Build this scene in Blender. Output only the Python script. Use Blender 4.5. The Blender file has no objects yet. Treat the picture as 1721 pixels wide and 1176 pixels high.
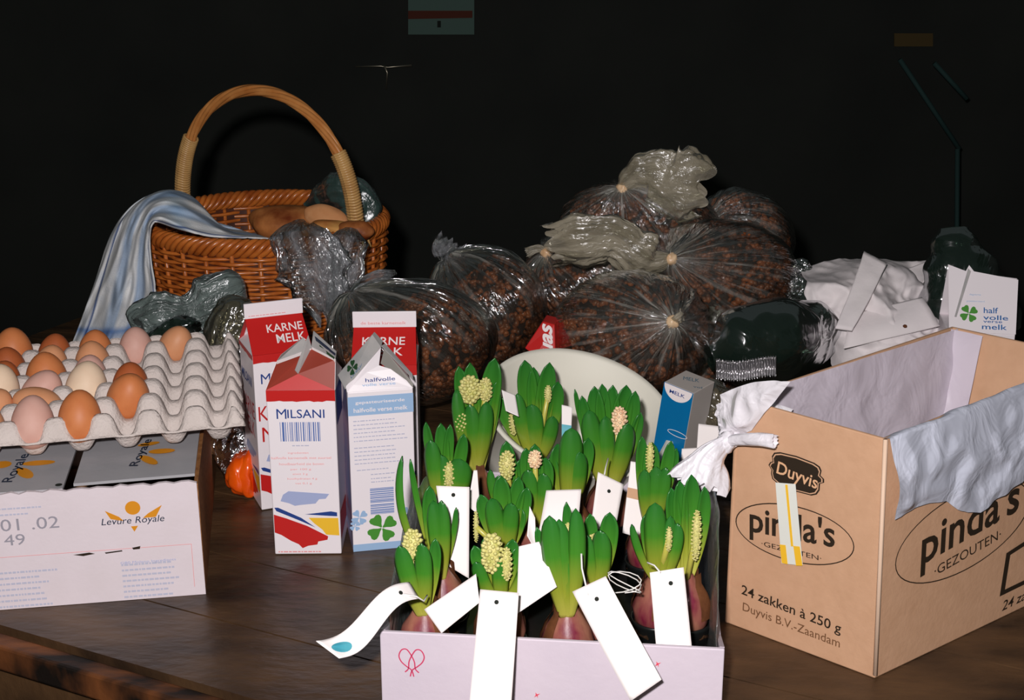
import bpy, bmesh, math, random
from mathutils import Vector, Matrix, noise, Euler
R = math.radians; PI = math.pi; sin = math.sin; cos = math.cos
V = Vector
scene = bpy.context.scene
COL = scene.collection

# ------------------------------------------------------------------ camera
F_PX = 2350.0; PITCH = R(18); CAMZ = 0.69
cam = bpy.data.cameras.new('camera'); cam.sensor_width = 36; cam.lens = F_PX/1721*36
cam.clip_start = .05; cam.clip_end = 30
camo = bpy.data.objects.new('camera', cam); COL.objects.link(camo)
camo.location = (0, 0, CAMZ); camo.rotation_euler = (PI/2-PITCH, 0, 0)
scene.camera = camo

# ------------------------------------------------------------------ world
w = bpy.data.worlds.new('world'); scene.world = w; w.use_nodes = True
w.node_tree.nodes['Background'].inputs[0].default_value = (.78, .95, .92, 1)
w.node_tree.nodes['Background'].inputs[1].default_value = .034
# ------------------------------------------------------------------ the camera's flash
fl = bpy.data.lights.new('flash', 'POINT'); fl.energy = 92; fl.color = (1, .955, .95)
fl.shadow_soft_size = .018
flo = bpy.data.objects.new('flash', fl); COL.objects.link(flo); flo.location = (-.055, .0, CAMZ+.075)
scene.view_settings.view_transform = 'Standard'; scene.view_settings.look = 'None'
scene.view_settings.exposure = 0; scene.view_settings.gamma = 1
scene.view_settings.use_curve_mapping = False
try: scene.cycles.transparent_max_bounces = 32
except Exception: pass

# ------------------------------------------------------------------ helpers
def ray(x, y):
    a = (x-860.5)/F_PX; b = -(y-588)/F_PX
    return V((a, cos(PITCH)+b*sin(PITCH), -sin(PITCH)+b*cos(PITCH)))
def at(x, y, z=0.0):
    r = ray(x, y); return V((0, 0, CAMZ)) + r*((z-CAMZ)/r.z)
def aty(x, y, Y):
    r = ray(x, y); return V((0, 0, CAMZ)) + r*(Y/r.y)
def N(p, s=1.0, o=0.0): return noise.noise(V(p)*s+V((o, o*1.7, -o)))
def ridg(p, s, o=0.0): return 1-abs(noise.noise(V(p)*s+V((o, -o, o*.7))))*2

class MB:
    def __init__(self): self.v = []; self.f = []; self.uv = []
    def add(self, vs, fs, uvs=None):
        b = len(self.v); self.v += [tuple(p) for p in vs]
        self.uv += (uvs if uvs else [(0, 0)]*len(vs))
        self.f += [tuple(i+b for i in f) for f in fs]; return self
    def grid(self, fn, nu, nv, cu=False, cv=False):
        vs = []; uv = []
        for j in range(nv+(0 if cv else 1)):
            for i in range(nu+(0 if cu else 1)):
                vs.append(fn(i/nu, j/nv)); uv.append((i/nu, j/nv))
        W = nu+(0 if cu else 1); H = nv+(0 if cv else 1); fs = []
        for j in range(nv):
            for i in range(nu):
                a = j*W+i; b = j*W+(i+1) % W; c = ((j+1) % H)*W+(i+1) % W; d = ((j+1) % H)*W+i
                fs.append((a, b, c, d))
        return self.add(vs, fs, uv)
    def tube(self, path, r, n=6, cap=True):
        path = [V(p) for p in path]; L = len(path)
        rr = r if isinstance(r, (list, tuple)) else [r]*L
        vs = []; fs = []; up = None
        for i, p in enumerate(path):
            t = (path[min(i+1, L-1)]-path[max(i-1, 0)])
            t = t.normalized() if t.length > 1e-9 else V((0, 0, 1))
            if up is None: up = V((0, 0, 1)) if abs(t.z) < .9 else V((1, 0, 0))
            a = t.cross(up)
            if a.length < 1e-6: a = t.orthogonal()
            a.normalize(); b = a.cross(t).normalized(); up = b
            for k in range(n):
                q = 2*PI*k/n; vs.append(p+(a*cos(q)+b*sin(q))*rr[i])
        for i in range(L-1):
            for k in range(n):
                fs.append((i*n+k, i*n+(k+1) % n, (i+1)*n+(k+1) % n, (i+1)*n+k))
        if cap: fs.append(tuple(range(n))[::-1]); fs.append(tuple((L-1)*n+k for k in range(n)))
        return self.add(vs, fs)
    def box(self, c, s, M=None):
        vs = []
        for dz in (-.5, .5):
            for dx, dy in ((-.5, -.5), (.5, -.5), (.5, .5), (-.5, .5)):
                q = V((dx*s[0], dy*s[1], dz*s[2]))
                if M: q = M @ q
                vs.append(V(c)+q)
        return self.add(vs, [(3, 2, 1, 0), (4, 5, 6, 7), (0, 1, 5, 4), (1, 2, 6, 5), (2, 3, 7, 6), (3, 0, 4, 7)])
    def prism(self, pts, off):        # closed polygon extruded by vector off
        n = len(pts); off = V(off); vs = [V(p) for p in pts]+[V(p)+off for p in pts]
        return self.add(vs, [tuple(range(n))[::-1], tuple(range(n, 2*n))]+[(i, (i+1) % n, n+(i+1) % n, n+i) for i in range(n)])
    def lathe(self, prof, n=24, M=None):
        M = M or Matrix.Identity(4); vs = []; fs = []
        for r, z in prof:
            for k in range(n):
                q = 2*PI*k/n; vs.append(M @ V((r*cos(q), r*sin(q), z)))
        for i in range(len(prof)-1):
            for k in range(n):
                fs.append((i*n+k, i*n+(k+1) % n, (i+1)*n+(k+1) % n, (i+1)*n+k))
        return self.add(vs, fs)
    def blob(self, c, s, sub=2, amp=0, fr=30, M=None, o=0):
        bm = bmesh.new(); bmesh.ops.create_icosphere(bm, subdivisions=sub, radius=1)
        vs = []
        for q in bm.verts:
            p = q.co*(1+amp*N(q.co, fr, o)); p = V((p.x*s[0], p.y*s[1], p.z*s[2]))
            if M: p = M @ p
            vs.append(V(c)+p)
        fs = [tuple(x.index for x in f.verts) for f in bm.faces]; bm.free()
        return self.add(vs, fs)
    def build(self, name, m, parent=None, smooth=True, thick=0, bevel=0, kind=None, sub=0, rough_uv=False):
        me = bpy.data.meshes.new(name); vs = self.v
        if parent is not None:
            inv = world_inv(parent); vs = [inv @ V(p) for p in vs]
        me.from_pydata([tuple(p) for p in vs], [], self.f)
        ul = me.uv_layers.new(name='UVMap')
        for lp in me.loops: ul.data[lp.index].uv = self.uv[lp.vertex_index]
        me.materials.append(m)
        for p in me.polygons: p.use_smooth = smooth
        me.update()
        o = bpy.data.objects.new(name, me); COL.objects.link(o)
        if parent is not None: o.parent = parent
        if thick:
            s = o.modifiers.new('thickness', 'SOLIDIFY'); s.thickness = thick; s.offset = 0
        if bevel:
            s = o.modifiers.new('bevel', 'BEVEL'); s.width = bevel; s.segments = 2; s.limit_method = 'ANGLE'
        if sub:
            s = o.modifiers.new('smooth', 'SUBSURF'); s.levels = sub; s.render_levels = sub
        if kind: o['kind'] = kind
        return o
def world_inv(o):
    M = Matrix.Identity(4); q = o
    while q is not None:
        M = (Matrix.Translation(q.location) @ q.rotation_euler.to_matrix().to_4x4()) @ M; q = q.parent
    return M.inverted()
def tag(o, label, cat, group=None):
    o['label'] = label; o['category'] = cat
    if group: o['group'] = group
    return o
def thing(name, label, cat, loc=(0, 0, 0), rz=0, group=None):
    o = bpy.data.objects.new(name, None); COL.objects.link(o); o.empty_display_size = .02
    o.location = loc; o.rotation_euler = (0, 0, rz); return tag(o, label, cat, group)
def struct(o): o['kind'] = 'structure'; return o

# ------------------------------------------------------------------ materials
def lin(c):
    return tuple(((x/255)/12.92 if x/255 <= .04045 else ((x/255+.055)/1.055)**2.4) for x in c)
MATS = {}
def mat(name, rgb, rough=.6, spec=.5, n2=None, nscale=30, nfac=.5, bump=0, bscale=80, metal=0, sss=0, detail=4, trans=0, stretch=None, coat=0):
    if name in MATS: return MATS[name]
    m = bpy.data.materials.new(name); m.use_nodes = True; nt = m.node_tree; b = nt.nodes['Principled BSDF']
    c = (*lin(rgb), 1); b.inputs['Base Color'].default_value = c
    b.inputs['Roughness'].default_value = rough; b.inputs['Specular IOR Level'].default_value = spec
    b.inputs['Metallic'].default_value = metal
    if coat: b.inputs['Coat Weight'].default_value = coat; b.inputs['Coat Roughness'].default_value = .25
    if sss: b.inputs['Subsurface Weight'].default_value = sss; b.inputs['Subsurface Scale'].default_value = .004
    tc = nt.nodes.new('ShaderNodeTexCoord'); src = tc.outputs['Object']
    if stretch:
        mp = nt.nodes.new('ShaderNodeMapping'); mp.inputs['Scale'].default_value = stretch[:3]
        if len(stretch) > 3: mp.inputs['Rotation'].default_value = (0, 0, stretch[3])
        nt.links.new(src, mp.inputs[0]); src = mp.outputs[0]
    if n2:
        n = nt.nodes.new('ShaderNodeTexNoise'); n.inputs['Scale'].default_value = nscale; n.inputs['Detail'].default_value = detail
        nt.links.new(src, n.inputs['Vector'])
        r = nt.nodes.new('ShaderNodeValToRGB'); r.color_ramp.elements[0].color = c; r.color_ramp.elements[1].color = (*lin(n2), 1)
        r.color_ramp.elements[0].position = .5-nfac*.4; r.color_ramp.elements[1].position = .5+nfac*.4
        nt.links.new(n.outputs[0], r.inputs[0]); nt.links.new(r.outputs[0], b.inputs['Base Color'])
    if bump:
        n = nt.nodes.new('ShaderNodeTexNoise'); n.inputs['Scale'].default_value = bscale; n.inputs['Detail'].default_value = 4
        nt.links.new(src, n.inputs['Vector'])
        bp = nt.nodes.new('ShaderNodeBump'); bp.inputs['Strength'].default_value = bump; bp.inputs['Distance'].default_value = .002
        nt.links.new(n.outputs[0], bp.inputs['Height']); nt.links.new(bp.outputs[0], b.inputs['Normal'])
    MATS[name] = m; return m
def film(name, tint, haze_col, haze, rough=.12, bump=.5, bscale=60, gloss=.35, stretch=None, tlm=.35, radial=0, streak=None, gl=(.6, .07)):
    m = bpy.data.materials.new(name); m.use_nodes = True; nt = m.node_tree; nt.nodes.clear()
    o = nt.nodes.new('ShaderNodeOutputMaterial'); L = nt.links.new
    t = nt.nodes.new('ShaderNodeBsdfTransparent'); t.inputs[0].default_value = (*lin(tint), 1)
    g = nt.nodes.new('ShaderNodeBsdfGlossy'); g.inputs['Color'].default_value = (.95, .95, .97, 1); g.inputs['Roughness'].default_value = rough
    d = nt.nodes.new('ShaderNodeBsdfDiffuse'); d.inputs[0].default_value = (*lin(haze_col), 1)
    tl = nt.nodes.new('ShaderNodeBsdfTranslucent'); tl.inputs[0].default_value = (*lin(haze_col), 1)
    md = nt.nodes.new('ShaderNodeMixShader'); md.inputs[0].default_value = tlm
    L(d.outputs[0], md.inputs[1]); L(tl.outputs[0], md.inputs[2])
    m1 = nt.nodes.new('ShaderNodeMixShader'); m1.inputs[0].default_value = haze
    L(t.outputs[0], m1.inputs[1]); L(md.outputs[0], m1.inputs[2])
    if streak:                       # highlight streaks along the creased film, painted as haze, clear to whitish
        uvs = nt.nodes.new('ShaderNodeTexCoord'); mps = nt.nodes.new('ShaderNodeMapping'); mps.inputs['Scale'].default_value = (11, 2.4, 1); L(uvs.outputs['UV'], mps.inputs[0])
        ns = nt.nodes.new('ShaderNodeTexNoise'); ns.inputs['Scale'].default_value = 1; ns.inputs['Detail'].default_value = 5; ns.inputs['Distortion'].default_value = .6; L(mps.outputs[0], ns.inputs['Vector'])
        ms = nt.nodes.new('ShaderNodeMapRange'); ms.inputs[1].default_value = .42; ms.inputs[2].default_value = .66; ms.inputs[3].default_value = streak[0]; ms.inputs[4].default_value = streak[1]
        L(ns.outputs[0], ms.inputs[0]); L(ms.outputs[0], m1.inputs[0])
    if radial:                       # gathered film hazier towards the knot, with highlight streaks painted into the haze
        uvn = nt.nodes.new('ShaderNodeTexCoord'); sx = nt.nodes.new('ShaderNodeSeparateXYZ'); L(uvn.outputs['UV'], sx.inputs[0])
        mp2 = nt.nodes.new('ShaderNodeMapping'); mp2.inputs['Scale'].default_value = (46, 3.2, 1); L(uvn.outputs['UV'], mp2.inputs[0])
        nn = nt.nodes.new('ShaderNodeTexNoise'); nn.inputs['Scale'].default_value = 1; nn.inputs['Detail'].default_value = 3; L(mp2.outputs[0], nn.inputs['Vector'])
        rn = nt.nodes.new('ShaderNodeValToRGB'); rn.color_ramp.elements[0].position = .52; rn.color_ramp.elements[1].position = .64; L(nn.outputs[0], rn.inputs[0])
        rv = nt.nodes.new('ShaderNodeValToRGB'); rv.color_ramp.elements[0].color = (1, 1, 1, 1); rv.color_ramp.elements[0].position = .03
        rv.color_ramp.elements[1].color = (0, 0, 0, 1); rv.color_ramp.elements[1].position = .78; e3 = rv.color_ramp.elements.new(.2); e3.color = (.6, .6, .6, 1); L(sx.outputs[1], rv.inputs[0])
        ml = nt.nodes.new('ShaderNodeMath'); ml.operation = 'MULTIPLY'; L(rn.outputs[0], ml.inputs[0]); L(rv.outputs[0], ml.inputs[1])
        rw = nt.nodes.new('ShaderNodeMath'); rw.operation = 'POWER'; L(rv.outputs[0], rw.inputs[0]); rw.inputs[1].default_value = 4
        ma = nt.nodes.new('ShaderNodeMath'); ma.operation = 'MULTIPLY_ADD'; L(rw.outputs[0], ma.inputs[0]); ma.inputs[1].default_value = .45; ma.inputs[2].default_value = haze
        mb_ = nt.nodes.new('ShaderNodeMath'); mb_.operation = 'MULTIPLY_ADD'; mb_.use_clamp = True; L(ml.outputs[0], mb_.inputs[0]); mb_.inputs[1].default_value = radial; L(ma.outputs[0], mb_.inputs[2])
        L(mb_.outputs[0], m1.inputs[0])
    fr = nt.nodes.new('ShaderNodeLayerWeight'); fr.inputs[0].default_value = gloss
    mm = nt.nodes.new('ShaderNodeMath'); mm.operation = 'MULTIPLY_ADD'; mm.inputs[1].default_value = gl[0]; mm.inputs[2].default_value = gl[1]
    L(fr.outputs['Fresnel'], mm.inputs[0])
    m2 = nt.nodes.new('ShaderNodeMixShader'); L(mm.outputs[0], m2.inputs[0]); L(m1.outputs[0], m2.inputs[1]); L(g.outputs[0], m2.inputs[2])
    tc = nt.nodes.new('ShaderNodeTexCoord'); src = tc.outputs['Object']
    if stretch:
        mp = nt.nodes.new('ShaderNodeMapping'); mp.inputs['Scale'].default_value = stretch; L(tc.outputs['UV'], mp.inputs[0]); src = mp.outputs[0]
    n = nt.nodes.new('ShaderNodeTexNoise'); n.inputs['Scale'].default_value = bscale; n.inputs['Detail'].default_value = 3
    n.inputs['Distortion'].default_value = .8
    L(src, n.inputs['Vector'])
    bp = nt.nodes.new('ShaderNodeBump'); bp.inputs['Strength'].default_value = bump; bp.inputs['Distance'].default_value = .01
    L(n.outputs[0], bp.inputs['Height']); L(bp.outputs[0], g.inputs['Normal']); L(bp.outputs[0], d.inputs['Normal'])
    L(m2.outputs[0], o.inputs[0]); return m

M_wood = mat('dark_varnished_wood', (34, 24, 17), .42, .45, (92, 66, 42), 9, .55, .9, 40, stretch=(1, 2.6, 1, R(25)), coat=.12, detail=9)
M_edge = mat('worn_wood_edge', (22, 16, 12), .55, .3, (120, 70, 36), 11, .35, .4, 60, stretch=(1, 3, 1, R(25)))
M_wall = mat('dark_panelling', (52, 54, 50), .85, .2, (40, 42, 40), 3, .8)
M_floor = mat('dark_floor', (40, 36, 32), .8, .2, (28, 26, 24), 4, .8)
M_wboard = mat('white_board', (222, 210, 216), .55, .3, (214, 202, 206), 25, .8, .1, 200)
M_wboard2 = mat('white_crate_board', (206, 194, 204), .5, .35, (198, 186, 198), 20, .8, .15, 120)
M_flap = mat('grey_box_lid', (172, 170, 174), .5, .3, (158, 158, 162), 14, .7, .2, 60)
M_kraft = mat('kraft_cardboard', (202, 160, 128), .75, .25, (192, 150, 118), 60, .7, .15, 180)
M_kraftedge = mat('corrugated_edge', (160, 110, 66), .8, .2, (120, 76, 40), 160, .5)
M_pulp = mat('grey_pulp', (214, 202, 196), .95, .1, (200, 188, 182), 60, .8, .9, 300)
M_carton = mat('coated_white_carton', (234, 226, 230), .35, .4)
M_paper = mat('white_tag_paper', (240, 232, 230), .6, .2)
M_paper2 = mat('white_crumpled_paper', (236, 228, 228), .8, .1, (222, 214, 216), 12, .6, .3, 90)
M_red = mat('red_print', (190, 30, 28), .4, .4)
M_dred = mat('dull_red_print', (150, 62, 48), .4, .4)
M_pink = mat('pale_red_print', (226, 150, 150), .5, .3)
M_blue = mat('blue_print', (34, 62, 130), .5, .3)
M_lblue = mat('pale_blue_print', (150, 180, 214), .5, .3)
M_lav = mat('lavender_print', (160, 170, 206), .5, .3)
M_pgrey = mat('faint_grey_print', (186, 186, 204), .5, .3)
M_navy = mat('navy_print', (30, 44, 66), .5, .3)
M_yel = mat('yellow_print', (236, 186, 48), .5, .3)
M_org = mat('golden_print', (214, 140, 30), .5, .3)
M_grn = mat('green_print', (70, 140, 50), .5, .3)
M_dgrn = mat('dark_green_print', (30, 66, 36), .5, .3)
M_blk = mat('black_ink', (44, 34, 24), .7, .2)
M_whi = mat('white_print', (236, 226, 226), .5, .3)
M_gfin = mat('grey_carton_fin', (176, 172, 170), .4, .4, (150, 150, 150), 40, .6)
M_dteal = mat('teal_print', (60, 150, 170), .5, .3, (100, 180, 190), 60, .6)
M_bluecarton = mat('cyan_blue_carton', (0, 104, 158), .4, .4)
M_cgrey = mat('grey_carton_top', (180, 172, 166), .5, .3)
M_wick = mat('brown_wicker', (146, 66, 22), .3, .6, (214, 124, 52), 45, .7)
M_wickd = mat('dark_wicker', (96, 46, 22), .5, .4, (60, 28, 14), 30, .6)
M_handle = mat('handle_cane', (176, 104, 46), .3, .6, (214, 148, 84), 30, .7)
M_bind = mat('pale_cane_binding', (214, 172, 110), .35, .5, (186, 140, 84), 50, .6)
M_bread = mat('bread_crust', (112, 48, 16), .55, .35, (200, 128, 70), 20, .4, .8, 60)
M_breadp = mat('bread_crumb', (216, 160, 112), .8, .2, (190, 124, 74), 30, .6, .4, 90)
M_kern = mat('dark_brown_kernels', (44, 22, 12), .42, .45, (160, 88, 48), 60, .5, detail=1)
M_core = mat('packed_kernels', (26, 14, 9), .7, .3, (48, 27, 15), 90, .6, .8, 200)
M_bowl = mat('cream_enamel', (226, 222, 208), .6, .5)
M_soil = mat('dark_potting_soil', (34, 24, 16), .95, .1, (70, 46, 28), 160, .6, 1, 300)
M_pot = mat('black_plastic_pot', (22, 24, 24), .3, .5)
M_bulb = mat('purple_bulb_skin', (112, 30, 52), .4, .4, (176, 124, 96), 34, .35, .3, 90, stretch=(1, 1, .35))
M_husk = mat('brown_papery_husk', (120, 74, 44), .7, .2, (76, 42, 24), 50, .6, .5, 100)
M_bud = mat('pale_yellow_buds', (218, 206, 142), .5, .4, (188, 188, 104), 150, .6)
M_budw = mat('cream_pink_buds', (240, 216, 176), .45, .4, (226, 184, 150), 120, .6)
M_string = mat('white_string', (226, 222, 218), .8, .2)
M_orange = mat('glossy_orange', (238, 96, 14), .25, .5, (214, 60, 10), 40, .6, .5, 60)
M_poster = mat('dim_green_poster', (92, 116, 108), .8, .2)
M_posterr = mat('dim_red_band', (96, 50, 38), .8, .2)
M_metal = mat('tarnished_metal', (200, 190, 170), .35, .5, metal=.9)
M_teal = mat('dim_teal_paint', (46, 72, 70), .8, .3)
M_foil = mat('silver_foil', (210, 208, 210), .22, .6, metal=.9, bump=.8, bscale=90)
M_hole = mat('punched_hole', (40, 44, 40), .9, .1)
M_stick = mat('white_tape_label', (220, 222, 214), .4, .4)
M_egg = {'brown': mat('brown_eggshell', (206, 128, 78), .5, .35, (196, 114, 66), 90, .8), 'dark': mat('dark_brown_eggshell', (176, 94, 52), .5, .35, (164, 84, 46), 90, .8),
         'tan': mat('tan_eggshell', (214, 152, 112), .5, .35, (206, 142, 100), 90, .8), 'pink': mat('pinkish_eggshell', (212, 168, 154), .55, .3, (204, 156, 142), 90, .8),
         'cream': mat('cream_eggshell', (232, 206, 178), .55, .3, (226, 196, 168), 90, .8)}
F_bag = film('clear_food_bag', (226, 228, 218), (206, 204, 196), .03, .13, .8, 3, .3, stretch=(26, 2.2, 1), radial=.62)
F_tail = film('clear_bag_tail', (225, 224, 208), (196, 186, 164), .62, .26, .45, 4, .2, stretch=(7, 2.5, 1), streak=(.35, .85))
F_clear = film('crinkled_clear_film', (225, 230, 228), (200, 202, 208), .34, .15, .9, 4, .3, stretch=(9, 2.5, 1), streak=(.0, .5))
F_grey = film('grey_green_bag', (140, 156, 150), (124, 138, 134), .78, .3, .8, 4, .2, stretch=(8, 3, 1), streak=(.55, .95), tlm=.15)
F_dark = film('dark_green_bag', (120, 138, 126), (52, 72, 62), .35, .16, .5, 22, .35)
F_milk = film('milky_liner', (226, 226, 234), (214, 204, 216), .93, .4, .4, 22, .2, tlm=.08, gl=(.15, .03))
F_milk2 = film('milky_blue_liner', (200, 214, 226), (214, 218, 234), .95, .36, .5, 26, .2, tlm=.05, gl=(.2, .03))
F_white = film('white_knotted_liner', (235, 235, 240), (240, 236, 242), .95, .45, .5, 40, .12, tlm=.12)
F_edge = film('crate_liner_film', (225, 228, 226), (190, 196, 196), .26, .2, .5, 30, .5)

def leaf_mat():
    m = bpy.data.materials.new('hyacinth_leaf'); m.use_nodes = True; nt = m.node_tree; b = nt.nodes['Principled BSDF']; L = nt.links.new
    tc = nt.nodes.new('ShaderNodeTexCoord'); sp = nt.nodes.new('ShaderNodeSeparateXYZ'); L(tc.outputs['UV'], sp.inputs[0])
    r = nt.nodes.new('ShaderNodeValToRGB'); e = r.color_ramp.elements
    e[0].position = 0; e[0].color = (*lin((196, 190, 84)), 1); e[1].position = 1; e[1].color = (*lin((38, 112, 42)), 1)
    a = e.new(.30); a.color = (*lin((150, 160, 50)), 1); a = e.new(.62); a.color = (*lin((66, 134, 36)), 1)
    L(sp.outputs[1], r.inputs[0])
    mp = nt.nodes.new('ShaderNodeMapping'); mp.inputs['Scale'].default_value = (30, 1.2, 1); L(tc.outputs['UV'], mp.inputs[0])
    n = nt.nodes.new('ShaderNodeTexNoise'); n.inputs['Scale'].default_value = 2; L(mp.outputs[0], n.inputs['Vector'])
    mx = nt.nodes.new('ShaderNodeMix'); mx.data_type = 'RGBA'; mx.blend_type = 'MULTIPLY'; mx.inputs[0].default_value = .35
    L(r.outputs[0], mx.inputs[6]); L(n.outputs[0], mx.inputs[7])
    hs = nt.nodes.new('ShaderNodeHueSaturation'); hs.inputs['Value'].default_value = 1.05; L(mx.outputs[2], hs.inputs['Color'])
    L(hs.outputs[0], b.inputs['Base Color']); b.inputs['Roughness'].default_value = .33; b.inputs['Specular IOR Level'].default_value = .5
    return m
M_leaf = leaf_mat()
def towel_mat():
    m = bpy.data.materials.new('blue_white_tea_towel'); m.use_nodes = True; nt = m.node_tree; b = nt.nodes['Principled BSDF']; L = nt.links.new
    tc = nt.nodes.new('ShaderNodeTexCoord'); sp = nt.nodes.new('ShaderNodeSeparateXYZ'); L(tc.outputs['UV'], sp.inputs[0])
    r = nt.nodes.new('ShaderNodeValToRGB'); e = r.color_ramp.elements; wh = (*lin((232, 232, 232)), 1); bl = (*lin((172, 188, 208)), 1); nv = (*lin((40, 74, 128)), 1)
    e[0].position = 0; e[0].color = wh; e[1].position = 1; e[1].color = wh
    for p, c in ((.13, wh), (.16, nv), (.185, wh), (.33, wh), (.4, bl), (.5, bl), (.55, wh), (.66, wh), (.7, bl), (.8, bl), (.84, wh), (.93, wh), (.95, nv), (.97, wh)):
        a = e.new(p); a.color = c
    L(sp.outputs[0], r.inputs[0])
    r2 = nt.nodes.new('ShaderNodeValToRGB'); e = r2.color_ramp.elements; e[0].color = (1, 1, 1, 1); e[1].color = (1, 1, 1, 1)
    for p, c in ((.06, (1, 1, 1, 1)), (.085, (.25, .4, .7, 1)), (.1, (1, 1, 1, 1)), (.52, (1, 1, 1, 1)), (.6, (.72, .84, .93, 1)), (.66, (1, 1, 1, 1))):
        a = e.new(p); a.color = c
    L(sp.outputs[1], r2.inputs[0])
    mx = nt.nodes.new('ShaderNodeMix'); mx.data_type = 'RGBA'; mx.blend_type = 'MULTIPLY'; mx.inputs[0].default_value = 1
    L(r.outputs[0], mx.inputs[6]); L(r2.outputs[0], mx.inputs[7])
    n = nt.nodes.new('ShaderNodeTexNoise'); n.inputs['Scale'].default_value = 34; n.inputs['Detail'].default_value = 5; L(tc.outputs['Object'], n.inputs['Vector'])
    r3 = nt.nodes.new('ShaderNodeValToRGB'); r3.color_ramp.elements[0].position = .3; r3.color_ramp.elements[0].color = (.74, .80, .88, 1); r3.color_ramp.elements[1].position = .6; r3.color_ramp.elements[1].color = (1, 1, 1, 1)
    L(n.outputs[0], r3.inputs[0])
    m2 = nt.nodes.new('ShaderNodeMix'); m2.data_type = 'RGBA'; m2.blend_type = 'MULTIPLY'; m2.inputs[0].default_value = .8
    L(mx.outputs[2], m2.inputs[6]); L(r3.outputs[0], m2.inputs[7]); L(m2.outputs[2], b.inputs['Base Color'])
    b.inputs['Roughness'].default_value = .95; b.inputs['Specular IOR Level'].default_value = .1
    n3 = nt.nodes.new('ShaderNodeTexNoise'); n3.inputs['Scale'].default_value = 400; L(tc.outputs['Object'], n3.inputs['Vector'])
    bp = nt.nodes.new('ShaderNodeBump'); bp.inputs['Strength'].default_value = .5; bp.inputs['Distance'].default_value = .001
    L(n3.outputs[0], bp.inputs['Height']); L(bp.outputs[0], b.inputs['Normal'])
    return m
M_towel = towel_mat()

# ------------------------------------------------------------------ printing on flat faces
class Face:
    """A flat panel in the world: origin, unit U (along), unit W (up the panel), outward normal."""
    def __init__(s, O, U, W, eps=.0004):
        s.O = V(O); s.U = V(U).normalized(); s.W = V(W).normalized(); s.N = s.U.cross(s.W).normalized(); s.eps = eps
    def p(s, u, v, e=1): return s.O+s.U*u+s.W*v+s.N*(s.eps*e)
    def px(s, x, y):                    # where on the panel a measured point lies
        r = ray(x, y); c = V((0, 0, CAMZ)); t = (s.O-c).dot(s.N)/r.dot(s.N); q = c+r*t-s.O
        return (q.dot(s.U), q.dot(s.W))
    def poly(s, pts, m, parent, name='print', e=1):
        b = MB(); P = [s.p(u, v, e) for u, v in pts]
        c = s.p(sum(u for u, v in pts)/len(pts), sum(v for u, v in pts)/len(pts), e)
        n = len(P); b.add(P, [tuple(range(n))]); return b.build(name, m, parent, smooth=False)
    def polys(s, lst, m, parent, name='print', e=1, kind=None):
        b = MB()
        for pts in lst: b.add([s.p(u, v, e) for u, v in pts], [tuple(range(len(pts)))])
        return b.build(name, m, parent, smooth=False, kind=kind)
    def ring(s, c, a, b_, wd, m, parent, name='oval_outline', rot=0, n=48, e=1):
        mb = MB(); 
        def fn(i, j):
            q = i*2*PI; k = 1 if j == 0 else 0; u = (a-wd*k)*cos(q); v = (b_-wd*k)*sin(q)
            return s.p(c[0]+u*cos(rot)-v*sin(rot), c[1]+u*sin(rot)+v*cos(rot), e)
        mb.grid(fn, n, 1, cu=True); return mb.build(name, m, parent, smooth=False)
    def disc(s, c, a, b_, m, parent, name='print', e=1, n=24, a0=0, a1=2*PI):
        return s.poly([(c[0]+a*cos(a0+(a1-a0)*k/n), c[1]+b_*sin(a0+(a1-a0)*k/n)) for k in range(n if a1-a0 > 6 else n+1)], m, parent, name, e)
    def text(s, body, x0, y0, w_, h_, m, parent, name='lettering', shear=0, bold=0, e=1, rot=0, warp=None):
        cu = bpy.data.curves.new('t', 'FONT'); cu.body = body; cu.shear = shear; cu.offset = bold; cu.resolution_u = 3
        cu.align_x = 'LEFT'; o = bpy.data.objects.new('t', cu)
        me = bpy.data.meshes.new_from_object(o)
        vs = [q.co.copy() for q in me.vertices]; fs = [tuple(p.vertices) for p in me.polygons]
        bpy.data.objects.remove(o); bpy.data.curves.remove(cu); bpy.data.meshes.remove(me)
        if not vs: return None
        ax = min(q.x for q in vs); bx_ = max(q.x for q in vs); ay = min(q.y for q in vs); by = max(q.y for q in vs)
        mb = MB(); P = []
        for q in vs:
            u = (q.x-ax)/(bx_-ax)*w_; v = (q.y-ay)/(by-ay)*h_
            if warp: u, v = warp(u/w_, v/h_); u *= w_; v *= h_
            P.append(s.p(x0+u*cos(rot)-v*sin(rot), y0+u*sin(rot)+v*cos(rot), e))
        mb.add(P, fs); return mb.build(name, m, parent, smooth=False)
    def lines(s, x0, x1, ys, hgt, m, parent, rnd, name='small_print', gap=.35):
        """rows of tiny illegible type, as short word-length dashes"""
        L = []
        for y in ys:
            x = x0; end = x1-(x1-x0)*rnd.random()*.3
            while x < end:
                wl = (.0016+.0034*rnd.random()); L.append([(x, y), (min(x+wl, x1), y), (min(x+wl, x1), y+hgt), (x, y+hgt)]); x += wl+.0009
        return s.polys(L, m, parent, name, kind=None)

# ================================================================== SETTING
def slab(name, c, s, m): return struct(MB().box(c, s).build(name, m, smooth=False))
slab('floor', (0, 2, -.80), (9, 9, .1), M_floor)
slab('wall_back', (0, 4.35, .8), (9, .1, 3.1), M_wall)
slab('wall_left', (-3.2, 2, .8), (.1, 5, 3.1), M_wall)
slab('wall_right', (3.2, 2, .8), (.1, 5, 3.1), M_wall)

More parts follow.
